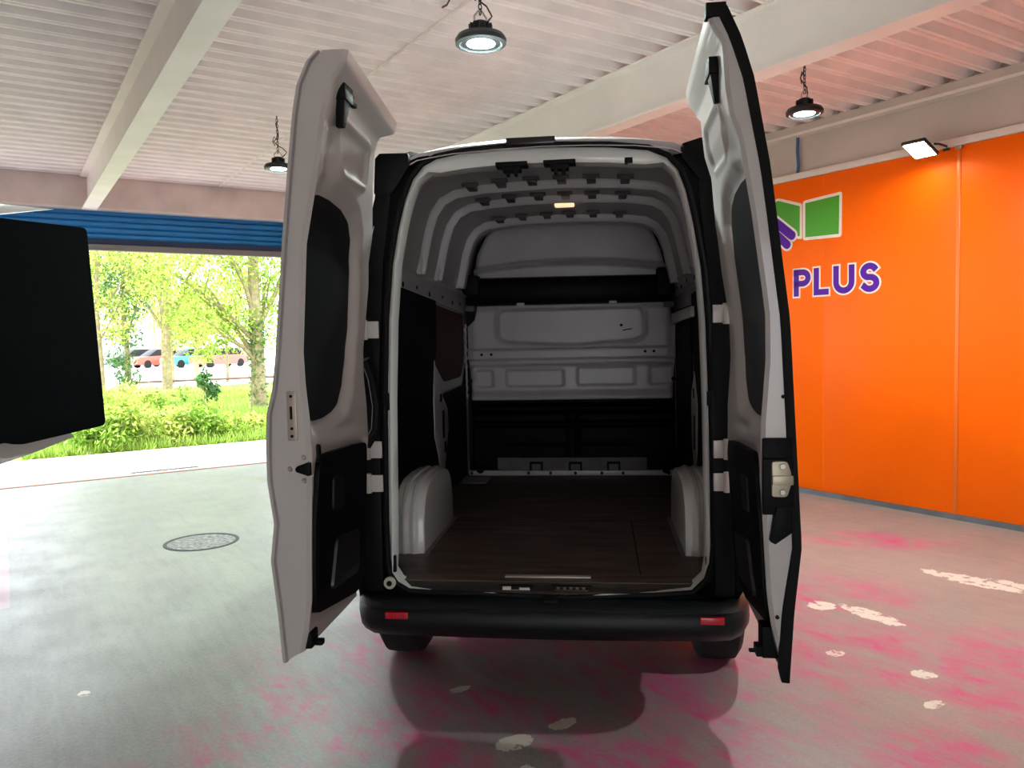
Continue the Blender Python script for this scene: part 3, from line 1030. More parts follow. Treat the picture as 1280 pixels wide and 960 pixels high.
bk = relief('bulkhead', VAN_GREY, lambda z_: (lerp(z_, [1.185, 1.5, 1.75, 1.80, 1.91], [-0.985, -1.015, -1.02, -0.96, -0.93]), lerp(z_, [1.185, 1.5, 1.75, 1.80, 1.91], [0.535, 0.56, 0.565, 0.535, 0.53])),
            -1.0, 0.55, 1.185, 1.905, 130, 84, YBK, bulk_fn)
for x, z_ in ((-0.905, 1.535), (-0.83, 1.535), (0.40, 1.54), (0.335, 1.54), (0.16, 1.74)):
    mb = MB().lathe([(0.0, 0.0), (0.011, 0.0), (0.011, -0.006), (0.0, -0.006)], (x, YBK - 0.045, z_), 12, 'y')
    vb(mb, 'fixing_hole', RUBBER, bk)
mb = MB().tube([(0.17, YBK - 0.02, 1.70), (0.20, YBK - 0.022, 1.706), (0.24, YBK - 0.02, 1.712)], 0.004, 6)
vb(mb, 'scuff_mark', RUBBER, bk)
for x in (-0.60, 0.10):
    mb = MB().box(x - 0.03, x + 0.03, YBK - 0.03, YBK - 0.022, 1.89, 1.945)
    vb(mb, 'bulkhead_tab', VAN_GREY, bk, bevel=0.004)
for x in (-1.0, 0.545):
    vb(MB().lathe([(0.0, 0.0), (0.016, 0.0), (0.016, -0.03), (0.0, -0.03)], (x, YBK - 0.02, 1.33), 12, 'y'), 'edge_clip', RUBBER, bk)


def low_fn(x, z_):
    h = 0.02 * (1 - sstep(0, 0.018, abs(z_ - 1.08))) + 0.03 * (1 - sstep(0, 0.03, abs(z_ - 0.99))) + 0.015 * (1 - sstep(0, 0.015, abs(z_ - 1.14)))
    for xx in (-0.5, 0.05):
        if abs(x - xx) < 0.22:
            h += 0.012 * (1 - sstep(0, 0.015, abs(z_ - 0.84)))
    if abs(x + 0.22) < 0.03:
        h -= 0.02
    return h


relief('lower_bulkhead', BLACK_GLOSS, lambda z_: (-1.0, 0.56), -1.0, 0.56, 0.60, 1.19, 60, 60, YBK + 0.02, low_fn)
# pale strip, brackets and step plate along the foot of the bulkhead
mb = MB().box(-1.02, 0.555, 6.04, 6.085, 0.602, 0.640)
fs_ = vb(mb, 'floor_rail', VAN_GREY, bevel=0.006)
for x in (-1.0, -0.56, -0.39, -0.2, 0.0, 0.16, 0.5):
    mb = MB().lathe([(0.0, 0.0), (0.012, 0.0), (0.012, -0.005), (0.0, -0.005)], (x, 6.040, 0.622), 10, 'y')
    vb(mb, 'rail_bolt', RUBBER, fs_)
mb = MB().box(-0.80, 0.34, 6.072, 6.10, 0.63, 0.735)
vb(mb, 'vent_strip', mat('dusty grey plastic', (96, 92, 90), 0.6, var=0.15, vscale=12))
for x in (-0.5, -0.2, 0.09):
    mb = MB().box(x - 0.05, x - 0.036, 6.045, 6.075, 0.635, 0.70).box(x + 0.036, x + 0.05, 6.045, 6.075, 0.635, 0.70).box(x - 0.05, x + 0.05, 6.045, 6.075, 0.69, 0.705)
    vb(mb, 'rail_bracket', BLACK_GLOSS)
for x, sg in ((-0.98, 1), (0.53, -1)):
    vb(MB().lathe([(0.0, 0.0), (0.028, 0.0), (0.028, -0.02), (0.012, -0.03), (0.0, -0.03)], (x + sg * 0.05, 6.035, 0.65), 16, 'y'), 'tie_down_ring', RUBBER)
vb(MB().box(-1.035, -0.84, 5.72, 5.98, 0.600, 0.606), 'step_plate', mat('grey step plate', (150, 146, 144), 0.5), bevel=0.002)
# black beam and pale roof panel above the bulkhead
mb = MB()
mb.loft([[(-1.0, 6.14, 1.92), (-1.0, 6.0, 1.93), (-1.0, 5.98, 2.0), (-1.0, 6.0, 2.11), (-1.0, 6.14, 2.13)], [(0.53, 6.14, 1.92), (0.53, 6.0, 1.93), (0.53, 5.98, 2.0), (0.53, 6.0, 2.10), (0.53, 6.14, 2.12)]])
mb.box(-1.02, -0.90, 5.90, 6.05, 1.99, 2.13).box(0.42, 0.545, 5.90, 6.05, 1.96, 2.15)
vb(mb, 'bulkhead_beam', BLACK_TRIM, bevel=0.01)


def head_fn(x, z_):
    return 0.05 * (1 - sstep(0, 0.03, abs(z_ - 2.17 - 0.06 * (1 - ((x - XC) / 0.75) ** 2))))


relief('roof_front_panel', VAN_GREY, lambda z_: (lerp(z_, [2.1, 2.3, 2.44, 2.5], [-0.97, -0.93, -0.86, -0.78]), lerp(z_, [2.1, 2.3, 2.44, 2.5], [0.51, 0.46, 0.40, 0.32])), -0.95, 0.5, 2.10, 2.53, 40, 40, YBK + 0.02, head_fn)

# ---- inner sides and roof
IN = [(-0.815, 0.60), (-0.822, 1.2), (-0.815, 1.84), (-0.815, 1.98), (-0.785, 2.03), (-0.765, 2.12), (-0.735, 2.26), (-0.70, 2.365), (-0.645, 2.44), (-0.56, 2.485), (-0.4, 2.506), (-0.2, 2.516), (0.0, 2.520)]
IN = IN + [(-a, b) for a, b in IN[::-1][1:]]
UP = IN[4:-4]


def arch_pts(d, y):
    """upper arch offset inwards by d"""
    out = []
    n = len(UP)
    for i, (a, b) in enumerate(UP):
        p, q = UP[max(0, i - 1)], UP[min(n - 1, i + 1)]
        t = Vector((q[0] - p[0], q[1] - p[1])).normalized()
        nn = Vector((t.y, -t.x))
        out.append((XC + a + nn.x * d, y, b + nn.y * d))
    return out


mb = MB().loft([[(XC + a * 0.985, 3.47 if b > 2.2 else 3.42, b - (0.045 if b > 2.3 else 0.012)) for a, b in IN]] + [[(XC + a, yy, b) for a, b in IN] for yy in (3.7, 4.3, 4.9, 5.5, 6.13)], closed=False)
vb(mb, 'inner_lining', VAN_GREY, thick=0.004, angle=50)


CLIP = mat('grey steel clip', (92, 88, 92), 0.5)


def bow(y, wd, dp, tabs):
    A, B_ = arch_pts(0.0, y), arch_pts(dp, y)
    rings = []
    for p, q in zip(A, B_):
        rings.append([(p[0], y - wd / 2 - 0.012, p[2]), (q[0], y - wd / 2, q[2]), (q[0], y + wd / 2, q[2]), (p[0], y + wd / 2 + 0.012, p[2])])
    mb = MB().loft(rings)
    b = vb(mb, 'roof_bow', VAN_GREY, bevel=0.006, angle=45)
    for t in tabs:
        m2 = MB()
        zz = lerp(abs(t), [0, 0.2, 0.4, 0.56], [2.520, 2.516, 2.506, 2.485])
        m2.box(XC + t - 0.024, XC + t + 0.024, y - wd / 2 - 0.13, y - wd / 2 - 0.005, zz - 0.030, zz - 0.004)
        m2.box(XC + t - 0.045, XC + t + 0.045, y - wd / 2 - 0.15, y - wd / 2 - 0.115, zz - 0.022, zz - 0.004)
        vb(m2, 'bow_clip', CLIP, b, bevel=0.003)


for yy, wd, dp in ((3.88, 0.075, 0.046), (4.46, 0.075, 0.050), (4.94, 0.075, 0.050), (5.70, 0.09, 0.056)):
    bow(yy, wd, dp, (-0.45, -0.29, -0.12, 0.04, 0.2, 0.38))
# header stiffener with its latch strikers
A = arch_pts(0.0, 3.6)
mb = MB()
rings = []
for p, q in zip(arch_pts(0.012, 3.56), arch_pts(0.055, 3.56)):
    rings.append([(p[0], 3.49, p[2]), (q[0], 3.52, q[2]), (q[0], 3.62, q[2] + 0.004), (p[0], 3.64, p[2])])
mb.loft(rings)
vb(mb, 'header_rail', VAN_GREY, bevel=0.006, angle=45)
for x0, x1 in ((-0.445, -0.305), (-0.235, -0.095)):
    mb = MB().box(x0, x1, 3.50, 3.58, 2.405, 2.424).box(x0 + 0.03, x1 - 0.03, 3.505, 3.575, 2.385, 2.41)
    mb.box(x0 + 0.045, x0 + 0.06, 3.51, 3.55, 2.365, 2.40).box(x1 - 0.06, x1 - 0.045, 3.51, 3.55, 2.365, 2.40)
    vb(mb, 'upper_striker', RUBBER, bevel=0.004)
mb = MB().box(0.115, 0.15, 3.50, 3.54, 2.395, 2.42)
vb(mb, 'roof_stop', RUBBER, bevel=0.004)
lampb = vb(MB().box(-0.265, -0.145, 4.905, 4.965, 2.452, 2.474), 'cabin_lamp', WARM_LENS, bevel=0.008)
lampb['label'] = 'small warm lit cabin lamp'
# vertical upright ribs below the bows down the sides
for sg in (-1, 1):
    for yy in (3.88, 4.46, 4.94, 5.70):
        x = XC + sg * 0.79
        m2 = MB().loft([[(x - sg * 0.0, yy - 0.06, 2.02), (x - sg * 0.03, yy - 0.05, 2.02), (x - sg * 0.03, yy + 0.05, 2.02), (x, yy + 0.06, 2.02)],
                        [(x + sg * -0.03, yy - 0.05, 2.13), (x - sg * 0.07, yy - 0.035, 2.13), (x - sg * 0.07, yy + 0.035, 2.13), (x - sg * 0.03, yy + 0.05, 2.13)]])
        vb(m2, 'side_upright', VAN_GREY, bevel=0.006)
    # belt rail with holes
    xr = XC + sg * 0.812
    zb_ = (lambda q: 1.935 - 0.035 * (q - 3.6)) if sg < 0 else (lambda q: 1.965 - 0.01 * (q - 3.6))
    zt_ = (lambda q: 2.05 - 0.015 * (q - 3.6)) if sg < 0 else (lambda q: 2.10 - 0.01 * (q - 3.6))
    m2 = MB().loft([[(xr, yy, zb_(yy)), (xr - sg * 0.022, yy, zb_(yy) + 0.006), (xr - sg * 0.028, yy, zt_(yy) - 0.055), (xr - sg * 0.042, yy, zt_(yy) - 0.03), (xr - sg * 0.03, yy, zt_(yy)), (xr, yy, zt_(yy))] for yy in (3.52, 4.2, 5.0, 5.6, 6.02)])
    rail = vb(m2, 'belt_rail', VAN_GREY, bevel=0.004)
    for j, yy in enumerate((3.85, 4.1, 4.42, 4.75, 5.15, 5.5, 5.8)):
        m2 = MB().lathe([(0.0, 0.0), (0.015 if j % 2 else 0.011, 0.0), (0.015 if j % 2 else 0.011, -sg * 0.004), (0.0, -sg * 0.004)], (xr - sg * 0.0255, yy, (zb_(yy) + zt_(yy)) / 2 - 0.02 - 0.012 * (j % 2)), 12, 'x')
        vb(m2, 'rail_hole', RUBBER, rail)
    # black lining boards
    x0 = XC + sg * 0.80
    m2 = MB().prism([(3.50, 0.66), (4.86, 0.66), (4.86, 0.9), (4.80, 1.36), (4.86, 1.52), (4.94, 1.60), (4.95, 1.90), (3.53, 1.95)], lambda a, b, x0=x0: (x0, a, b), lambda a, b, x0=x0, sg=sg: (x0 - sg * 0.012, a, b))
    tag(vb(m2, 'side_lining', BLACK_LINING), 'black lining board')
    m2 = MB().prism([(4.82, 0.62), (6.02, 0.62), (6.02, 1.44), (5.90, 1.31), (5.20, 1.30), (5.02, 1.26), (4.83, 0.92)] if sg < 0 else [(4.93, 0.62), (6.02, 0.62), (6.02, 1.84), (5.06, 1.84), (4.97, 1.4), (4.99, 0.92)],
                    lambda a, b, x0=x0: (x0, a, b), lambda a, b, x0=x0, sg=sg: (x0 - sg * 0.008, a, b))
    vb(m2, 'side_lining', BLACK_LINING)
    # pale bare pillar sliver between the boards
    pts = [(4.84, 1.53), (4.90, 1.43), (5.05, 1.30), (5.22, 1.2), (5.24, 1.06), (5.15, 0.92), (5.02, 0.70), (4.98, 0.70), (4.90, 0.93), (4.80, 1.05), (4.79, 1.28)] if sg < 0 else \
          [(4.78, 1.44), (4.93, 1.30), (4.94, 1.05), (4.80, 0.80), (4.76, 0.80), (4.66, 1.0), (4.64, 1.25)]
    m2 = MB().prism(pts, lambda a, b, x0=x0, sg=sg: (x0 - sg * 0.010, a, b), lambda a, b, x0=x0, sg=sg: (x0 - sg * 0.018, a, b))
    sl = vb(m2, 'bare_pillar', VAN_GREY, bevel=0.004)
    for a0, a1, b0, b1 in (((4.97, 5.02, 1.26, 1.31), (5.03, 5.09, 1.02, 1.2), (5.08, 5.14, 0.92, 0.99)) if sg < 0 else ((4.77, 4.81, 1.28, 1.34), (4.74, 4.78, 0.98, 1.18))):
        m2 = MB().box(x0 - sg * 0.021, x0 - sg * 0.017, a0, a1, b0, b1)
        vb(m2, 'pillar_hole', RUBBER, sl)
# covered window in the sliding door
xw = XC - 0.81
wp = round_poly([(4.90, 1.88), (6.0, 1.84), (6.0, 1.52), (5.84, 1.38), (5.20, 1.375), (4.90, 1.52)], 0.06)
fr = round_poly([(4.87, 1.90), (6.05, 1.87), (6.05, 1.46), (5.90, 1.32), (5.16, 1.31), (4.86, 1.50)], 0.07)
sw = vb(MB().prism(fr, lambda a, b: (xw, a, b), lambda a, b: (xw + 0.008, a, b)), 'side_window', VAN_GREY, bevel=0.002)
vb(MB().prism(wp, lambda a, b: (xw + 0.006, a, b), lambda a, b: (xw + 0.013, a, b)), 'window_cover', PLY_BROWN, sw)
# grey load bar end by the right rail
mb = MB().prism([(6.02, 1.735), (4.75, 1.76), (4.75, 1.822), (6.02, 1.815)], lambda a, b: (XC + 0.785, a, b), lambda a, b: (XC + 0.762, a, b))
vb(mb, 'side_bracket', BODY_WHITE, bevel=0.003)
for x, z_ in ((XC - 0.74, 1.90), (XC + 0.74, 1.90)):
    vb(MB().box(x - 0.035, x + 0.035, 5.95, 6.04, z_ - 0.035, z_ + 0.005), 'corner_bracket', CLIP, bevel=0.008)
# crumpled foil edges at the bulkhead sides
for x in (-1.025, 0.57):
    pts = [(x + 0.006 * math.sin(i * 2.3), 6.04 + 0.006 * math.cos(i * 1.7), 1.2 + i * 0.022) for i in range(27)]
    vb(MB().tube(pts, [0.009 + 0.003 * math.sin(i * 1.9) for i in range(27)], 6), 'sealing_strip', TRIM_W)
# black sheet standing in for the dark of the cab space behind the bulkhead
vb(MB().box(XC - 0.80, XC + 0.80, 6.16, 6.19, 0.6, 2.5), 'cab_dark_sheet', BLACK_TRIM)


# ---- rear doors
def door(sgn, gz, gx, outz, outx, win, trimp, embp, top0, top1, lip, lab):
    """sgn -1: door on the left, its outer skin towards -x. y 2.5 free edge .. 3.2 hinge"""
    g = lambda z_: lerp(z_, gz, gx)
    XO = lambda z_: lerp(z_, outz, outx)
    Z0 = 0.63
    yh = lambda z_: lerp(z_, [0.62, 0.8, 1.3, 1.53, 1.9, 2.1, 2.24, 2.40, 2.46, 2.5, 2.6], [3.06, 3.10, 3.13, 3.14, 3.2, 3.18, 3.1, 3.05, 3.06, 3.15, 3.15])
    wexp = win
    trim_e = trimp

    def rec(y, z_, v):
        d = sdist((y, z_), wexp)
        h = -0.030 * (1 - sstep(0.0, 0.07, d))
        d2 = sdist((y, z_), trim_e)
        h += -0.014 * (1 - sstep(0.0, 0.035, d2))
        d3 = sdist((y, z_), embp)
        h += 0.007 * (1 - sstep(0.0, 0.022, abs(d3))) - 0.008 * (1 - sstep(-0.03, 0.01, d3))
        if v > 0.94:
            h += lip * sstep(0.945, 0.985, v)
        h -= 0.018 * math.exp(-((y - 2.85) / 0.12) ** 2 - ((z_ - 1.335) / 0.022) ** 2)
        # sweep of the upper pressing towards the window corner
        h -= 0.02 * sstep(0.10, 0.0, abs(y - 2.60 - (z_ - 2.15) * 0.1)) * sstep(2.12, 2.2, z_) * (1 - sstep(2.3, 2.4, z_))
        return h * sstep(0.0, 0.035, y - 2.50) if v <= 0.94 else h

    ny, nz_ = 64, 230
    rings = []
    for j in range(nz_ + 1):
        v = j / nz_
        ring = []
        zl = lambda y: Z0 + v * (top0 + (top1 - top0) * (y - 2.49) / 0.67 - Z0)
        for i in range(ny + 1):
            zz = zl(2.8)
            y = yh(zz) + (2.495 - yh(zz)) * i / ny
            z_ = zl(y)
            ring.append((g(z_) - sgn * rec(y, z_, v), y, z_))
        z_ = zl(2.49)
        dz_ = 0.035 * max(0.0, 1 - v / 0.06)
        gi, xo = g(z_) - sgn * (lip * sstep(0.945, 0.985, v)), XO(z_)
        ring += [(gi + sgn * 0.012, 2.482, z_), (xo - sgn * 0.026, 2.480, z_ - dz_ * 0.6), (xo - sgn * 0.025, 2.497, z_ - dz_ * 0.6), (xo - sgn * 0.013, 2.497, z_ - dz_), (xo - sgn * 0.012, 2.478, z_ - dz_), (xo, 2.482, z_ - dz_)]
        zz = zl(2.8)
        y2 = yh(zz)
        z_ = zl(y2)
        ring += [(XO(z_) + sgn * 0.012, 2.62, zl(2.62)), (XO(z_) + sgn * 0.012, 3.0, zl(3.0)), (XO(z_) - sgn * 0.004, y2 + 0.03, z_), (XO(z_) - sgn * 0.03, y2 + 0.03, z_)]
        rings.append(ring)
    d = vb(MB().loft(rings), 'rear_door', VAN_WHITE, angle=38)
    d['label'] = lab

    def sheet(outline, base, th, name, m, steps=60, **k):
        """an outlined panel (y, z) lying on the inner face"""
        zs = [p[1] for p in outline]
        za, zb = min(zs), max(zs)
        rr = []
        for j in range(steps + 1):
            z_ = za + (zb - za) * (0.004 + 0.992 * j / steps)
            cr = []
            n = len(outline)
            for i in range(n):
                (ya, z1), (yb_, z2) = outline[i], outline[(i + 1) % n]
                if (z1 > z_) != (z2 > z_):
                    cr.append(ya + (yb_ - ya) * (z_ - z1) / (z2 - z1))
            if len(cr) < 2:
                continue
            y0, y1 = min(cr), max(cr)
            xa, xb = g(z_) - sgn * base, g(z_) - sgn * (base + th)
            rr.append([(xa, y0, z_), (xb, y0 + 0.004, z_), (xb, y1 - 0.004, z_), (xa, y1, z_)])
        return vb(MB().loft(rr), name, m, d, **k)

    wp_ = sheet(win, -0.032, 0.008, 'window_pane', BLACK_GLASS)
    wp_['label'] = 'blacked out window'
    tp = sheet(trimp, -0.014, 0.020, 'trim_panel', BLACK_TRIM)
    tp['label'] = 'black moulded door trim'
    gx_ = lambda z_: g(z_) - sgn * 0.006
    # pocket and pull on the trim
    pk = [(2.66, 0.78), (2.98, 0.76), (2.98, 0.93), (2.72, 0.96)]
    mbp = MB().prism(round_poly(pk, 0.03), lambda a, b: (gx_(b) + sgn * 0.002, a, b), lambda a, b: (gx_(b) - sgn * 0.014, a, b))
    sheet(round_poly(pk, 0.03), 0.004, 0.012, 'map_pocket', mat('satin black pocket', (20, 22, 27), 0.35))
    sheet(round_poly([(2.68, 1.06), (2.80, 1.05), (2.80, 1.17), (2.68, 1.18)], 0.02), 0.004, 0.008, 'pull_cup', mat('satin black cup', (22, 24, 28), 0.35))
    return d, g, XO


WIN = [(2.54, 2.14), (2.505, 2.09), (2.50, 2.01), (2.495, 1.90), (2.492, 1.79), (2.492, 1.64), (2.50, 1.54), (2.54, 1.40), (2.60, 1.385), (2.74, 1.39), (2.85, 1.42), (2.93, 1.49), (2.99, 1.59), (3.02, 1.70), (3.02, 1.93), (2.99, 2.04), (2.93, 2.10), (2.83, 2.13), (2.67, 2.145)]
TRM = round_poly([(2.56, 1.275), (3.10, 1.255), (3.10, 0.70), (3.05, 0.655), (2.53, 0.74), (2.515, 0.82), (2.515, 1.06)], 0.05)
EMB = round_poly([(2.64, 2.40), (2.98, 2.39), (3.0, 2.235), (2.72, 2.235)], 0.04)
GZ = [0.6, 0.7, 0.80, 0.99, 1.28, 1.4, 1.52, 1.62, 1.97, 2.09, 2.23, 2.36, 2.5, 2.6]
GL = [-0.995, -0.972, -0.958, -0.952, -0.94, -0.945, -0.955, -0.958, -0.935, -0.91, -0.882, -0.862, -0.825, -0.795]
OZL = [0.6, 0.66, 0.73, 0.78, 0.935, 1.06, 1.2, 1.31, 1.42, 1.50, 1.6, 1.98, 2.2, 2.38, 2.47, 2.54, 2.6]
OXL = [-1.056, -1.062, -1.068, -1.072, -1.088, -1.072, -1.09, -1.09, -1.084, -1.062, -1.048, -1.010, -0.985, -0.962, -0.944, -0.91, -0.85]
dL, gL, xoL = door(-1, GZ, GL, OZL, OXL, WIN, TRM, EMB, 2.570, 2.515, 0.030, 'left rear door, bare white metal with black window')
GZR = [0.6, 0.65, 0.75, 0.85, 1.0, 1.2, 1.38, 1.57, 1.71, 1.83, 2.02, 2.24, 2.31, 2.39, 2.49, 2.62]
GR = [0.555, 0.54, 0.515, 0.502, 0.494, 0.484, 0.486, 0.500, 0.499, 0.484, 0.459, 0.423, 0.397, 0.384, 0.378, 0.362]
OZR = [0.58, 0.8, 1.0, 1.2, 1.4, 1.69, 2.15, 2.41, 2.53, 2.63]
OXR = [0.566, 0.580, 0.602, 0.592, 0.582, 0.568, 0.512, 0.466, 0.430, 0.385]
dR, gR, xoR = door(1, GZR, GR, OZR, OXR, WIN, TRM, EMB, 2.625, 2.575, 0.030, 'right rear door with latch gear and black edge seal')

# right door: black edge seal along the free edge
pts = []
for j in range(50):
    z_ = 0.575 + (2.625 - 0.575) * j / 49
    pts.append((xoR(z_) - 0.010, 2.474, z_))
pts += [(0.350, 2.49, 2.628), (0.338, 2.53, 2.622)]
mb = MB()
rings = []
for (x, y, z_) in pts[:50]:
    wd = lerp(z_, [0.57, 0.62, 0.8, 1.0, 2.0, 2.4, 2.6], [0.012, 0.026, 0.026, 0.017, 0.018, 0.022, 0.026])
    rings.append([(x - wd, y, z_), (x + 0.010, y - 0.004, z_), (x + 0.010, y + 0.02, z_), (x - wd, y + 0.02, z_)])
mb.loft(rings)
mb.box(0.325, 0.385, 2.47, 2.52, 2.595, 2.635)
vb(mb, 'edge_seal', RUBBER, dR, bevel=0.003)['label'] = 'black rubber edge seal'
# right door: latch, lever plate
mb = MB().box(0.485, 0.575, 2.466, 2.482, 1.10, 1.335)
lp = vb(mb, 'latch_plate', BLACK_TRIM, dR, bevel=0.006)
mb = MB().box(0.482, 0.574, 2.448, 2.47, 1.125, 1.275)
vb(mb, 'latch_block', BLACK_TRIM, dR, bevel=0.006)
mb = MB().prism(round_poly([(0.507, 1.16), (0.552, 1.16), (0.564, 1.20), (0.564, 1.232), (0.552, 1.268), (0.507, 1.268)], 0.01), lambda a, b: (a, 2.440, b), lambda a, b: (a, 2.452, b))
mb.box(0.507, 0.568, 2.430, 2.442, 1.198, 1.226)
vb(mb, 'latch_jaw', BRASS, dR, bevel=0.003)
for zz in (1.175, 1.253):
    mb = MB().lathe([(0.0, 0.0), (0.010, 0.0), (0.008, -0.004), (0.0, -0.004)], (0.538, 2.440, zz), 12, 'y')
    vb(mb, 'latch_screw', STEEL, dR)
mb = MB().prism([(0.505, 1.02), (0.520, 1.012), (0.572, 1.05), (0.572, 1.14), (0.525, 1.14)], lambda a, b: (a, 2.452, b), lambda a, b: (a, 2.482, b))
vb(mb, 'release_lever', BLACK_TRIM, dR, bevel=0.004)
for x, zz in ((0.535, 1.315), (0.555, 1.065), (0.548, 1.46), (0.53, 0.78)):
    mb = MB().lathe([(0.0, 0.0), (0.006, 0.0), (0.006, -0.004), (0.0, -0.004)], (x, 2.479 if zz > 1.4 or zz < 1 else 2.464, zz), 10, 'y')
    vb(mb, 'screw', RUBBER, dR)
# left door: striker plate, lock, screws
mb = MB().box(-1.012, -0.980, 2.474, 2.482, 1.335, 1.495)
sp = vb(mb, 'striker_plate', mat('pale steel plate', (196, 182, 172), 0.35, metal=0.6), dL, bevel=0.003)
vb(MB().box(-1.001, -0.993, 2.472, 2.476, 1.405, 1.447), 'plate_slot', RUBBER, sp)
for zz in (1.48, 1.375, 1.35):
    vb(MB().lathe([(0.0, 0.0), (0.005, 0.0), (0.005, -0.004), (0.0, -0.004)], (-0.996, 2.475, zz), 10, 'y'), 'screw', RUBBER, sp)
mb = MB().prism([(-0.990, 1.242), (-0.983, 1.252), (-0.945, 1.266), (-0.938, 1.262), (-0.938, 1.222), (-0.946, 1.220), (-0.985, 1.233)], lambda a, b: (a, 2.468, b), lambda a, b: (a, 2.485, b))
vb(mb, 'lock_catch', BLACK_TRIM, dL, bevel=0.003)
for x, zz in ((-1.010, 1.242), (-0.963, 1.280), (-0.963, 1.203)):
    mb = MB().lathe([(0.0, 0.0), (0.009, 0.0), (0.006, -0.006), (0.0, -0.006)], (x, 2.480, zz), 12, 'y')
    vb(mb, 'screw', STEEL, dL)
vb(MB().box(-0.962, -0.930, 2.535, 2.565, 1.255, 1.315), 'trim_knob', RUBBER, dL, bevel=0.012)
# roof catches at the top and floor catches at the foot of both doors
for s_, g_, d_, ya, za in ((-1, gL, dL, 2.555, 2.440), (1, gR, dR, 2.585, 2.465)):
    xi = g_(za)
    lo, hi = sorted((xi + s_ * 0.004, xi - s_ * 0.032))
    mb = MB().box(lo, hi, ya, ya + 0.085, za, za + 0.052)
    for a0, a1, dz in ((0.085, 0.155, 0.010), (0.085, 0.125, 0.034)):
        mb.box(xi - 0.010 - s_ * 0.016, xi + 0.008 - s_ * 0.016, ya + a0 - 0.005, ya + a1, za + dz, za + dz + 0.014)
    mb.loft([[(xi + s_ * 0.004, ya + 0.005, za + 0.01), (xi - s_ * 0.028, ya + 0.005, za + 0.01), (xi - s_ * 0.028, ya + 0.075, za + 0.01), (xi + s_ * 0.004, ya + 0.075, za + 0.01)],
             [(xi + s_ * 0.016, ya + 0.035, za - 0.08), (xi - s_ * 0.010, ya + 0.035, za - 0.08), (xi - s_ * 0.010, ya + 0.06, za - 0.08), (xi + s_ * 0.016, ya + 0.06, za - 0.08)]])
    vb(mb, 'upper_catch', RUBBER, d_, bevel=0.004)
mb = MB().box(-1.0, -0.965, 2.50, 2.565, 0.635, 0.69).box(-0.967, -0.94, 2.53, 2.56, 0.635, 0.655)
vb(mb, 'lower_catch', RUBBER, dL, bevel=0.006)
mb = MB().box(0.495, 0.545, 2.53, 2.60, 0.628, 0.73).box(0.478, 0.50, 2.535, 2.59, 0.63, 0.662).box(0.455, 0.482, 2.54, 2.552, 0.645, 0.655).box(0.462, 0.482, 2.57, 2.582, 0.63, 0.64)
vb(mb, 'lower_catch', RUBBER, dR, bevel=0.005)
# hinges
for xa, xb, zs in ((-0.992, -0.930, (1.665, 1.155, 1.01)), (0.452, 0.505, (1.70, 1.15, 1.015))):
    for z_ in zs:
        mb = MB().box(xa, xb, 3.285, 3.300, z_, z_ + 0.072)
        mb.tube([((xa if xa < 0 else xb), 3.29, z_ - 0.006), ((xa if xa < 0 else xb), 3.29, z_ + 0.078)], 0.014, 10)
        vb(mb, 'door_hinge', VAN_WHITE, bevel=0.003)
vb(MB().tube([(-0.965, 3.20, 1.58), (-0.945, 3.23, 1.5), (-0.935, 3.25, 1.38), (-0.94, 3.24, 1.28), (-0.97, 3.2, 1.22)], 0.020, 10), 'wiring_boot', RUBBER)
vb(MB().box(-0.925, -0.905, 3.325, 3.345, 1.355, 1.43), 'buffer', RUBBER, bevel=0.004)
vb(MB().box(0.434, 0.452, 3.325, 3.345, 1.36, 1.42), 'buffer', RUBBER, bevel=0.004)
vb(MB().box(-0.925, -0.897, 3.34, 3.36, 0.645, 0.72), 'buffer', RUBBER, bevel=0.006)
vb(MB().box(0.425, 0.448, 3.34, 3.36, 0.64, 0.73), 'buffer', RUBBER, bevel=0.006)

# ================================================================== the raised tailgate of a neighbouring vehicle
tgt = thing('raised_tailgate', 'open white vehicle tailgate lined with black carpet at the photo edge', 'tailgate', (-1.95, 2.5, 1.30))
to = (-1.95, 2.5, 1.30)
XT = -1.9
pp = round_poly([(1.55, 2.02), (2.815, 2.098), (2.872, 1.350), (2.42, 1.334), (2.36, 1.350), (1.55, 1.33)], 0.025)
MB().prism(pp, lambda a, b: (XT, a, b), lambda a, b: (XT - 0.03, a, b)).build('carpet_panel', CARPET, tgt, off=to, bevel=0.006)
sp_ = [(1.5, 2.10), (2.38, 2.122), (2.70, 2.150), (2.40, 2.083), (2.30, 1.95), (2.60, 1.42), (2.74, 1.322), (2.52, 1.292), (2.32, 1.272), (1.5, 1.19)]
MB().prism(sp_, lambda a, b: (XT - 0.032, a, b), lambda a, b: (XT - 0.075, a, b)).build('outer_skin', VAN_WHITE, tgt, off=to, bevel=0.012)

# ================================================================== OUTSIDE
struct('pavement', MB().box(-9, 20, YB + 0.02, 13.85, -0.2, -0.004), CONCRETE, 'bright concrete apron outside the shutter', 'pavement', smooth=False)
random.seed(4)
vs, fs = [], []
NX, NY = 40, 26
for j in range(NY + 1):
    for i in range(NX + 1):
        x = -12 + 46 * i / NX
        y = 13.8 + 20.5 * j / NY
        vs.append((x, y, (0.10 * math.sin(x * 0.9 + y) * math.sin(y * 0.7) * 0.4 - 0.002) if 0 < j else -0.02))
for j in range(NY):
    for i in range(NX):
        a = j * (NX + 1) + i
        fs.append((a, a + 1, a + NX + 2, a + NX + 1))
struct('lawn', MB().add(vs, fs), LAWN, 'sunlit lawn beyond the concrete apron', 'lawn')
struct('car_park', MB().box(-30, 70, 34.0, 110, -0.3, -0.03), CARPARK, 'glaring pale car park behind the trees', 'car park', smooth=False)
struct('kerb', MB().box(-20, 40, 33.9, 34.1, -0.2, 0.06), CONCRETE, 'pale kerb between lawn and car park', 'kerb')
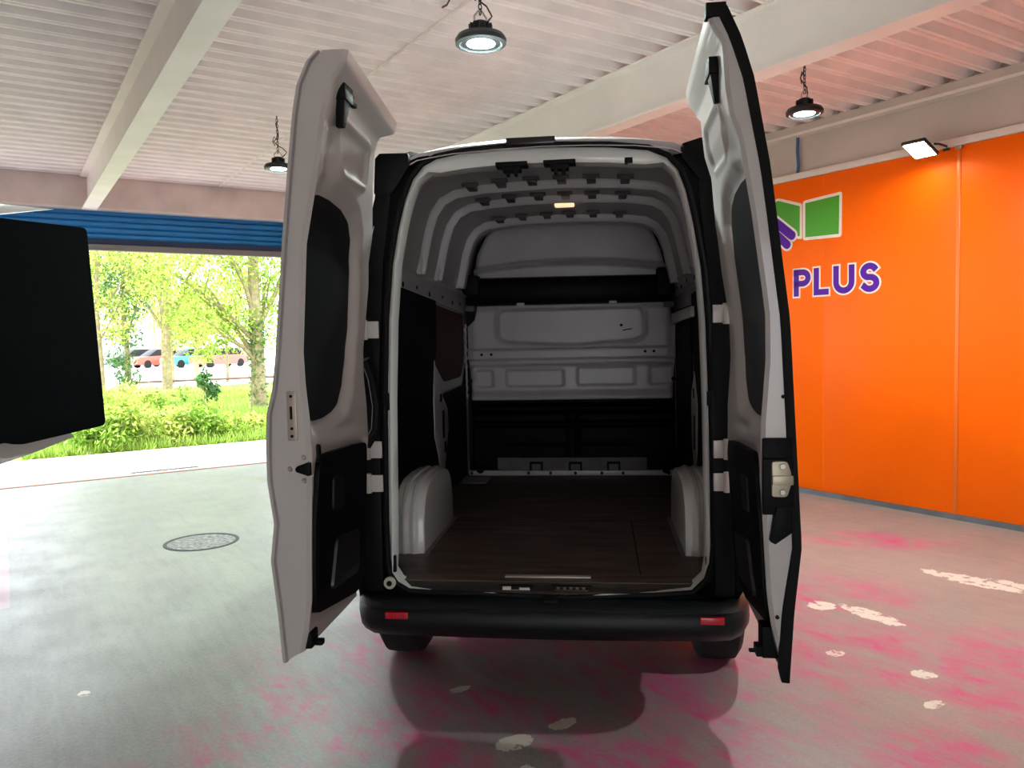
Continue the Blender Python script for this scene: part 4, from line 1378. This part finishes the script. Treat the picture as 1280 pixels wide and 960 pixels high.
lr = thing('low_rail', 'thin brown rail running along the far side of the lawn', 'rail', B2W(7.3, 33.5, 0), ANG)
MB().tube([(-3.2, 0, 0.28), (14, 0, 0.28)], 0.045, 8).build('rail_bar', mat('brown rail', (128, 92, 78), 0.7), lr)
for k in range(8):
    MB().tube([(-3 + 2.3 * k, 0, -0.1), (-3 + 2.3 * k, 0, 0.28)], 0.04, 8).build('rail_post', BARK, lr)

rng = np.random.default_rng(7)


def leaves(centres, radii, count, size, flat_=0.8):
    """leaf quads scattered through blobs (local coordinates)"""
    centres = np.array(centres, float)
    radii = np.array(radii, float)
    wts = radii ** 2
    idx = rng.choice(len(centres), count, p=wts / wts.sum())
    d = rng.normal(size=(count, 3))
    d /= np.linalg.norm(d, axis=1)[:, None]
    r = radii[idx][:, None] * (rng.random((count, 1)) ** 0.45)
    c = centres[idx] + d * r * np.array([1, 1, flat_])
    u = rng.normal(size=(count, 3))
    u /= np.linalg.norm(u, axis=1)[:, None]
    n = rng.normal(size=(count, 3)) + np.array([0, 0, 0.6])
    v = np.cross(n, u)
    v /= np.linalg.norm(v, axis=1)[:, None]
    s = size * (0.6 + 0.8 * rng.random((count, 1)))
    L = u * s
    W = v * s * 0.42
    quad = np.stack([c - L, c + W, c + L, c - W], axis=1).reshape(-1, 3)
    return quad


def mesh_quads(name, quad, m, parent=None):
    me = bpy.data.meshes.new(name)
    n = len(quad) // 4
    me.from_pydata(quad.tolist(), [], np.arange(4 * n).reshape(n, 4).tolist())
    me.materials.append(m)
    o = bpy.data.objects.new(name, me)
    COL.objects.link(o)
    if parent is not None:
        o.parent = parent
    return o


def tree(x, y, label, h, trunk_r, limbs, blobs, n, size, leafm, name='tree', group='trees beyond the lawn', ivy=0):
    t = thing(name, label, 'tree', B2W(x, y, -0.02), ANG, group)
    mb = MB()
    mb.tube([(0, 0, -0.1), (0.02, 0.02, h * 0.25), (-0.03, 0.0, h * 0.5), (0.05, 0.03, h * 0.8), (0.0, 0.0, h)], [trunk_r * 1.25, trunk_r, trunk_r * 0.85, trunk_r * 0.6, trunk_r * 0.25], 10)
    for (z0, q) in limbs:
        a = Vector((0, 0, z0))
        e = Vector(q)
        m1 = a * 0.6 + e * 0.4 + Vector((0.06, 0.05, 0.12))
        m2 = a * 0.25 + e * 0.75 + Vector((-0.05, 0.06, 0.15))
        mb.tube([a, m1, m2, e], [trunk_r * 0.45, trunk_r * 0.33, trunk_r * 0.22, trunk_r * 0.08], 7)
        for k in range(3):
            s = m1 * (1 - k * 0.3) + e * (k * 0.3)
            f = s + Vector((rng.normal() * 0.6, rng.normal() * 0.6, 0.5 + rng.random() * 0.5)) * (h / 7)
            mb.tube([s, (s + f) / 2 + Vector((0.05, 0, 0.05)), f], [trunk_r * 0.2, trunk_r * 0.12, trunk_r * 0.04], 5)
    mb.build('trunk', BARK, t)
    q = leaves([b[:3] for b in blobs], [b[3] for b in blobs], n, size)
    mesh_quads('foliage', q, leafm, t)
    if ivy:
        q = leaves([(0, 0, 0.2 + 0.22 * k) for k in range(10)], [trunk_r * 1.5] * 10, ivy, 0.06)
        mesh_quads('ivy', q, LEAF_C, t)
    return t


# right hand tree with the ivy clad trunk
tree(5.45, 20.4, 'thick ivy clad tree standing in the lawn beside the open van door', 6.5, 0.16,
     [(1.3, (-1.3, 0.3, 2.9)), (1.7, (-2.2, 0.0, 3.6)), (1.6, (0.5, 0.4, 3.4)), (2.2, (-0.8, -0.4, 4.2)), (2.0, (1.2, 0.2, 4.0)), (1.2, (-1.0, -0.2, 1.9))],
     [(-1.0, 0.2, 2.9, 0.8), (-2.0, 0.0, 3.4, 0.9), (-0.2, 0.2, 3.7, 0.9), (0.6, 0.3, 3.2, 0.8), (-1.0, -0.3, 4.4, 1.2), (1.0, 0.2, 4.0, 1.1), (-1.6, 0.1, 2.3, 0.6), (-0.9, 0.0, 1.75, 0.55), (0.0, 0, 5.2, 1.5), (-0.4, 0.0, 2.3, 0.6),
      (0.2, 0.1, 1.9, 0.5), (-1.3, 0.1, 1.5, 0.4), (0.5, 0.2, 2.5, 0.6)], 11000, 0.055, LEAF_B, ivy=900)
# middle tree
tree(5.36, 33.0, 'forked yellow green tree in the middle of the lawn view', 9.5, 0.16,
     [(2.2, (-2.2, 0, 5.6)), (2.4, (2.0, 0.3, 5.8)), (3.0, (0.6, -0.3, 7.0)), (2.6, (-0.8, 0.3, 6.5)), (2.4, (1.2, 0.4, 4.0))],
     [(-1.8, 0, 5.2, 1.4), (1.8, 0.2, 5.6, 1.5), (0.2, 0, 6.6, 1.8), (-0.6, 0, 4.2, 1.0), (1.0, 0.3, 3.7, 0.9), (2.9, 0, 4.2, 1.1), (-2.6, 0, 3.9, 1.1), (0.3, 0, 2.9, 0.7), (3.2, 0.0, 6.2, 1.5), (-1.4, 0.1, 2.6, 0.7),
      (1.8, 0, 2.6, 0.8), (0.6, 0, 1.9, 0.5), (3.4, 0, 2.9, 0.8)], 11000, 0.085, LEAF_A)
tree(2.9, 24.0, 'dark green evergreen next to the black carpet panel', 5.2, 0.08,
     [(1.5, (-0.6, 0, 3.2)), (1.9, (0.6, 0.2, 3.6))],
     [(0.0, 0, 1.9, 0.55), (0.0, 0, 2.9, 0.75), (-0.6, 0, 3.3, 0.8), (0.5, 0.2, 3.4, 0.7), (-0.2, 0, 1.3, 0.45), (0, 0, 4.1, 1.0), (0.0, 0, 0.8, 0.4)], 5500, 0.055, LEAF_C, name='evergreen')
tree(1.75, 18.6, 'pale green tree reaching over the top of the black carpet panel', 5.0, 0.05,
     [(1.8, (0.9, 0, 3.4)), (1.6, (-0.5, 0.2, 3.2)), (2.4, (1.3, 0.1, 4.0))],
     [(0.9, 0, 3.6, 0.8), (0.0, 0, 3.8, 0.9), (1.5, 0.0, 3.9, 0.9), (-0.6, 0.2, 3.2, 0.8), (0.2, 0.0, 2.6, 0.5), (0.9, 0.0, 2.9, 0.5), (0.3, 0, 2.0, 0.4)], 5500, 0.05, LEAF_A)
tree(6.17, 36.5, 'slim sapling beside the forked tree', 4.2, 0.05, [(1.8, (0.5, 0, 3.2))], [(0.1, 0, 3.2, 0.9), (0.5, 0, 2.5, 0.7), (0, 0, 1.8, 0.5)], 1500, 0.085, LEAF_B, name='sapling')
tree(8.54, 37.0, 'slim sapling at the edge of the car park near the teal car', 4.2, 0.06, [(1.9, (-0.5, 0, 3.2))], [(0, 0, 3.3, 1.0), (-0.5, 0, 2.6, 0.7), (0.4, 0, 2.2, 0.6), (0.9, 0, 1.6, 0.5), (-0.8, 0, 1.5, 0.5)], 2000, 0.085, LEAF_A, name='sapling')
for i, (x, y, sz, lab) in enumerate(((13.0, 86, 5.0, 'tall pale tree far behind the dark parked car'), (21.0, 90, 5.5, 'tall pale tree far behind the red parked cars'), (9.0, 46, 2.6, 'rounded tree between the two saplings beyond the car park'))):
    tree(x, y, lab, sz * 1.9, 0.10, [(2.5, (-1.2, 0, 5)), (2.8, (1.4, 0, 5.2))],
         [(0, 0, sz * 1.5, sz * 0.5), (-sz * 0.35, 0, sz * 1.1, sz * 0.4), (sz * 0.4, 0, sz * 1.15, sz * 0.42), (0, 0, sz * 0.9, sz * 0.38)], 3000, 0.14, (LEAF_A, LEAF_B, LEAF_A)[i])


# weeds and shrubs along the apron
def shrub(x, y, h, wd, n, m, label, size=0.06, name='weed_clump'):
    t = thing(name, label, 'shrub', B2W(x, y, -0.02), ANG, 'weeds along the concrete apron')
    blobs = []
    mb = MB()
    for k in range(9):
        a = rng.random() * 6.28
        r = wd * 0.42 * rng.random() ** 0.5
        zz = h * (0.25 + 0.6 * rng.random())
        p = (r * math.cos(a), r * math.sin(a), zz)
        blobs.append((*p, wd * 0.26))
        mb.tube([(p[0] * 0.2, p[1] * 0.2, -0.05), (p[0] * 0.7, p[1] * 0.7, zz * 0.6), p], [0.012, 0.009, 0.004], 5)
    mb.build('stem', BARK, t)
    mesh_quads('foliage', leaves([b[:3] for b in blobs], [b[3] for b in blobs], n, size, 1.0), m, t)


WD = [(1.25, 14.3, 0.55, 0.9, 'low weed clump at the foot of the black carpet panel'), (1.75, 14.6, 0.75, 1.0, 'leafy weed clump second along the apron from the black panel'),
      (2.3, 14.5, 0.70, 1.0, 'leafy weed clump third along the apron from the black panel'), (2.85, 14.6, 0.65, 0.9, 'leafy weed clump in the middle of the apron edge'),
      (3.3, 14.8, 0.40, 0.8, 'short weed clump towards the van door along the apron'), (1.9, 16.6, 0.95, 1.2, 'tall weed clump behind the row by the black panel'),
      (2.7, 16.8, 0.75, 1.1, 'tall weed clump behind the middle of the row'), (1.0, 15.6, 0.9, 1.1, 'weed clump partly hidden by the black panel'),
      (3.9, 15.2, 0.28, 0.7, 'lowest weed clump beside the white van door edge')]
for i, (x, y, h, wd, lab) in enumerate(WD):
    shrub(x, y, h, wd, 1500, (LEAF_D, LEAF_B, LEAF_A)[i % 3], lab, 0.05)
shrub(4.15, 20.3, 1.15, 0.6, 500, LEAF_C, 'narrow dark green bush on the lawn left of the ivy clad tree', 0.07, 'bush')

# grass blades
n = 26000
gx = rng.uniform(0.2, 7.5, n)
gy = 13.9 + 16 * rng.random(n) ** 1.6
hgt = rng.uniform(0.06, 0.22, n)
a = rng.uniform(0, 6.28, n)
c0 = np.stack([gx, gy, np.full(n, -0.03)], 1)
wv = np.stack([np.cos(a), np.sin(a), np.zeros(n)], 1) * 0.012
tip = c0 + np.stack([rng.normal(0, 0.05, n), rng.normal(0, 0.05, n), hgt], 1)
quad = np.stack([c0 - wv, c0 + wv, tip + wv * 0.3, tip - wv * 0.3], 1).reshape(-1, 3)
g = hall(mesh_quads('grass', quad, GRASS))
tag(g, 'long grass growing on the lawn outside', 'grass', kind='stuff')


# far parked cars
def car(x, y, rgb, label):
    t = thing('parked_car', label, 'car', B2W(x, y, -0.03), ANG + R_(20), 'cars in the far car park')
    paint = mat('car paint', rgb, 0.3, coat=0.4)
    secs = [(-2.1, 0.35, 0.75, 0.78), (-1.9, 0.25, 0.85, 0.85), (-0.9, 0.22, 0.92, 0.88), (0.9, 0.22, 0.95, 0.88), (1.9, 0.25, 0.92, 0.85), (2.1, 0.35, 0.8, 0.78)]
    MB().loft([[(xx, -wd, z0), (xx, -wd, z1 - 0.1), (xx, -wd * 0.92, z1), (xx, wd * 0.92, z1), (xx, wd, z1 - 0.1), (xx, wd, z0)] for xx, z0, z1, wd in secs]).build('car_body', paint, t, angle=50)
    MB().loft([[(-1.2, -0.78, 0.9), (-1.2, 0.78, 0.9), (1.9, 0.78, 0.9), (1.9, -0.78, 0.9)], [(-0.4, -0.62, 1.42), (-0.4, 0.62, 1.42), (1.35, 0.62, 1.42), (1.35, -0.62, 1.42)]]).build('cabin_glass', BLACK_GLASS, t, bevel=0.05)
    MB().box(-0.35, 1.3, -0.62, 0.62, 1.41, 1.47).build('car_roof', paint, t, bevel=0.03)
    for xx in (-1.3, 1.3):
        for yy in (-0.8, 0.8):
            MB().lathe([(0.0, -0.09), (0.2, -0.09), (0.31, -0.07), (0.31, 0.07), (0.2, 0.09), (0.0, 0.09)], (xx, yy, 0.31), 20, 'y').build('wheel', TYRE, t)


car(9.3, 71.5, (52, 56, 64), 'dark grey car parked farthest to the left in the far car park')
car(10.6, 69.0, (196, 84, 62), 'red car parked behind the trunk of the forked tree')
car(12.5, 66.0, (58, 156, 158), 'teal car parked between the two red cars')
car(14.2, 64.0, (170, 96, 80), 'brownish red car parked right of the teal car')
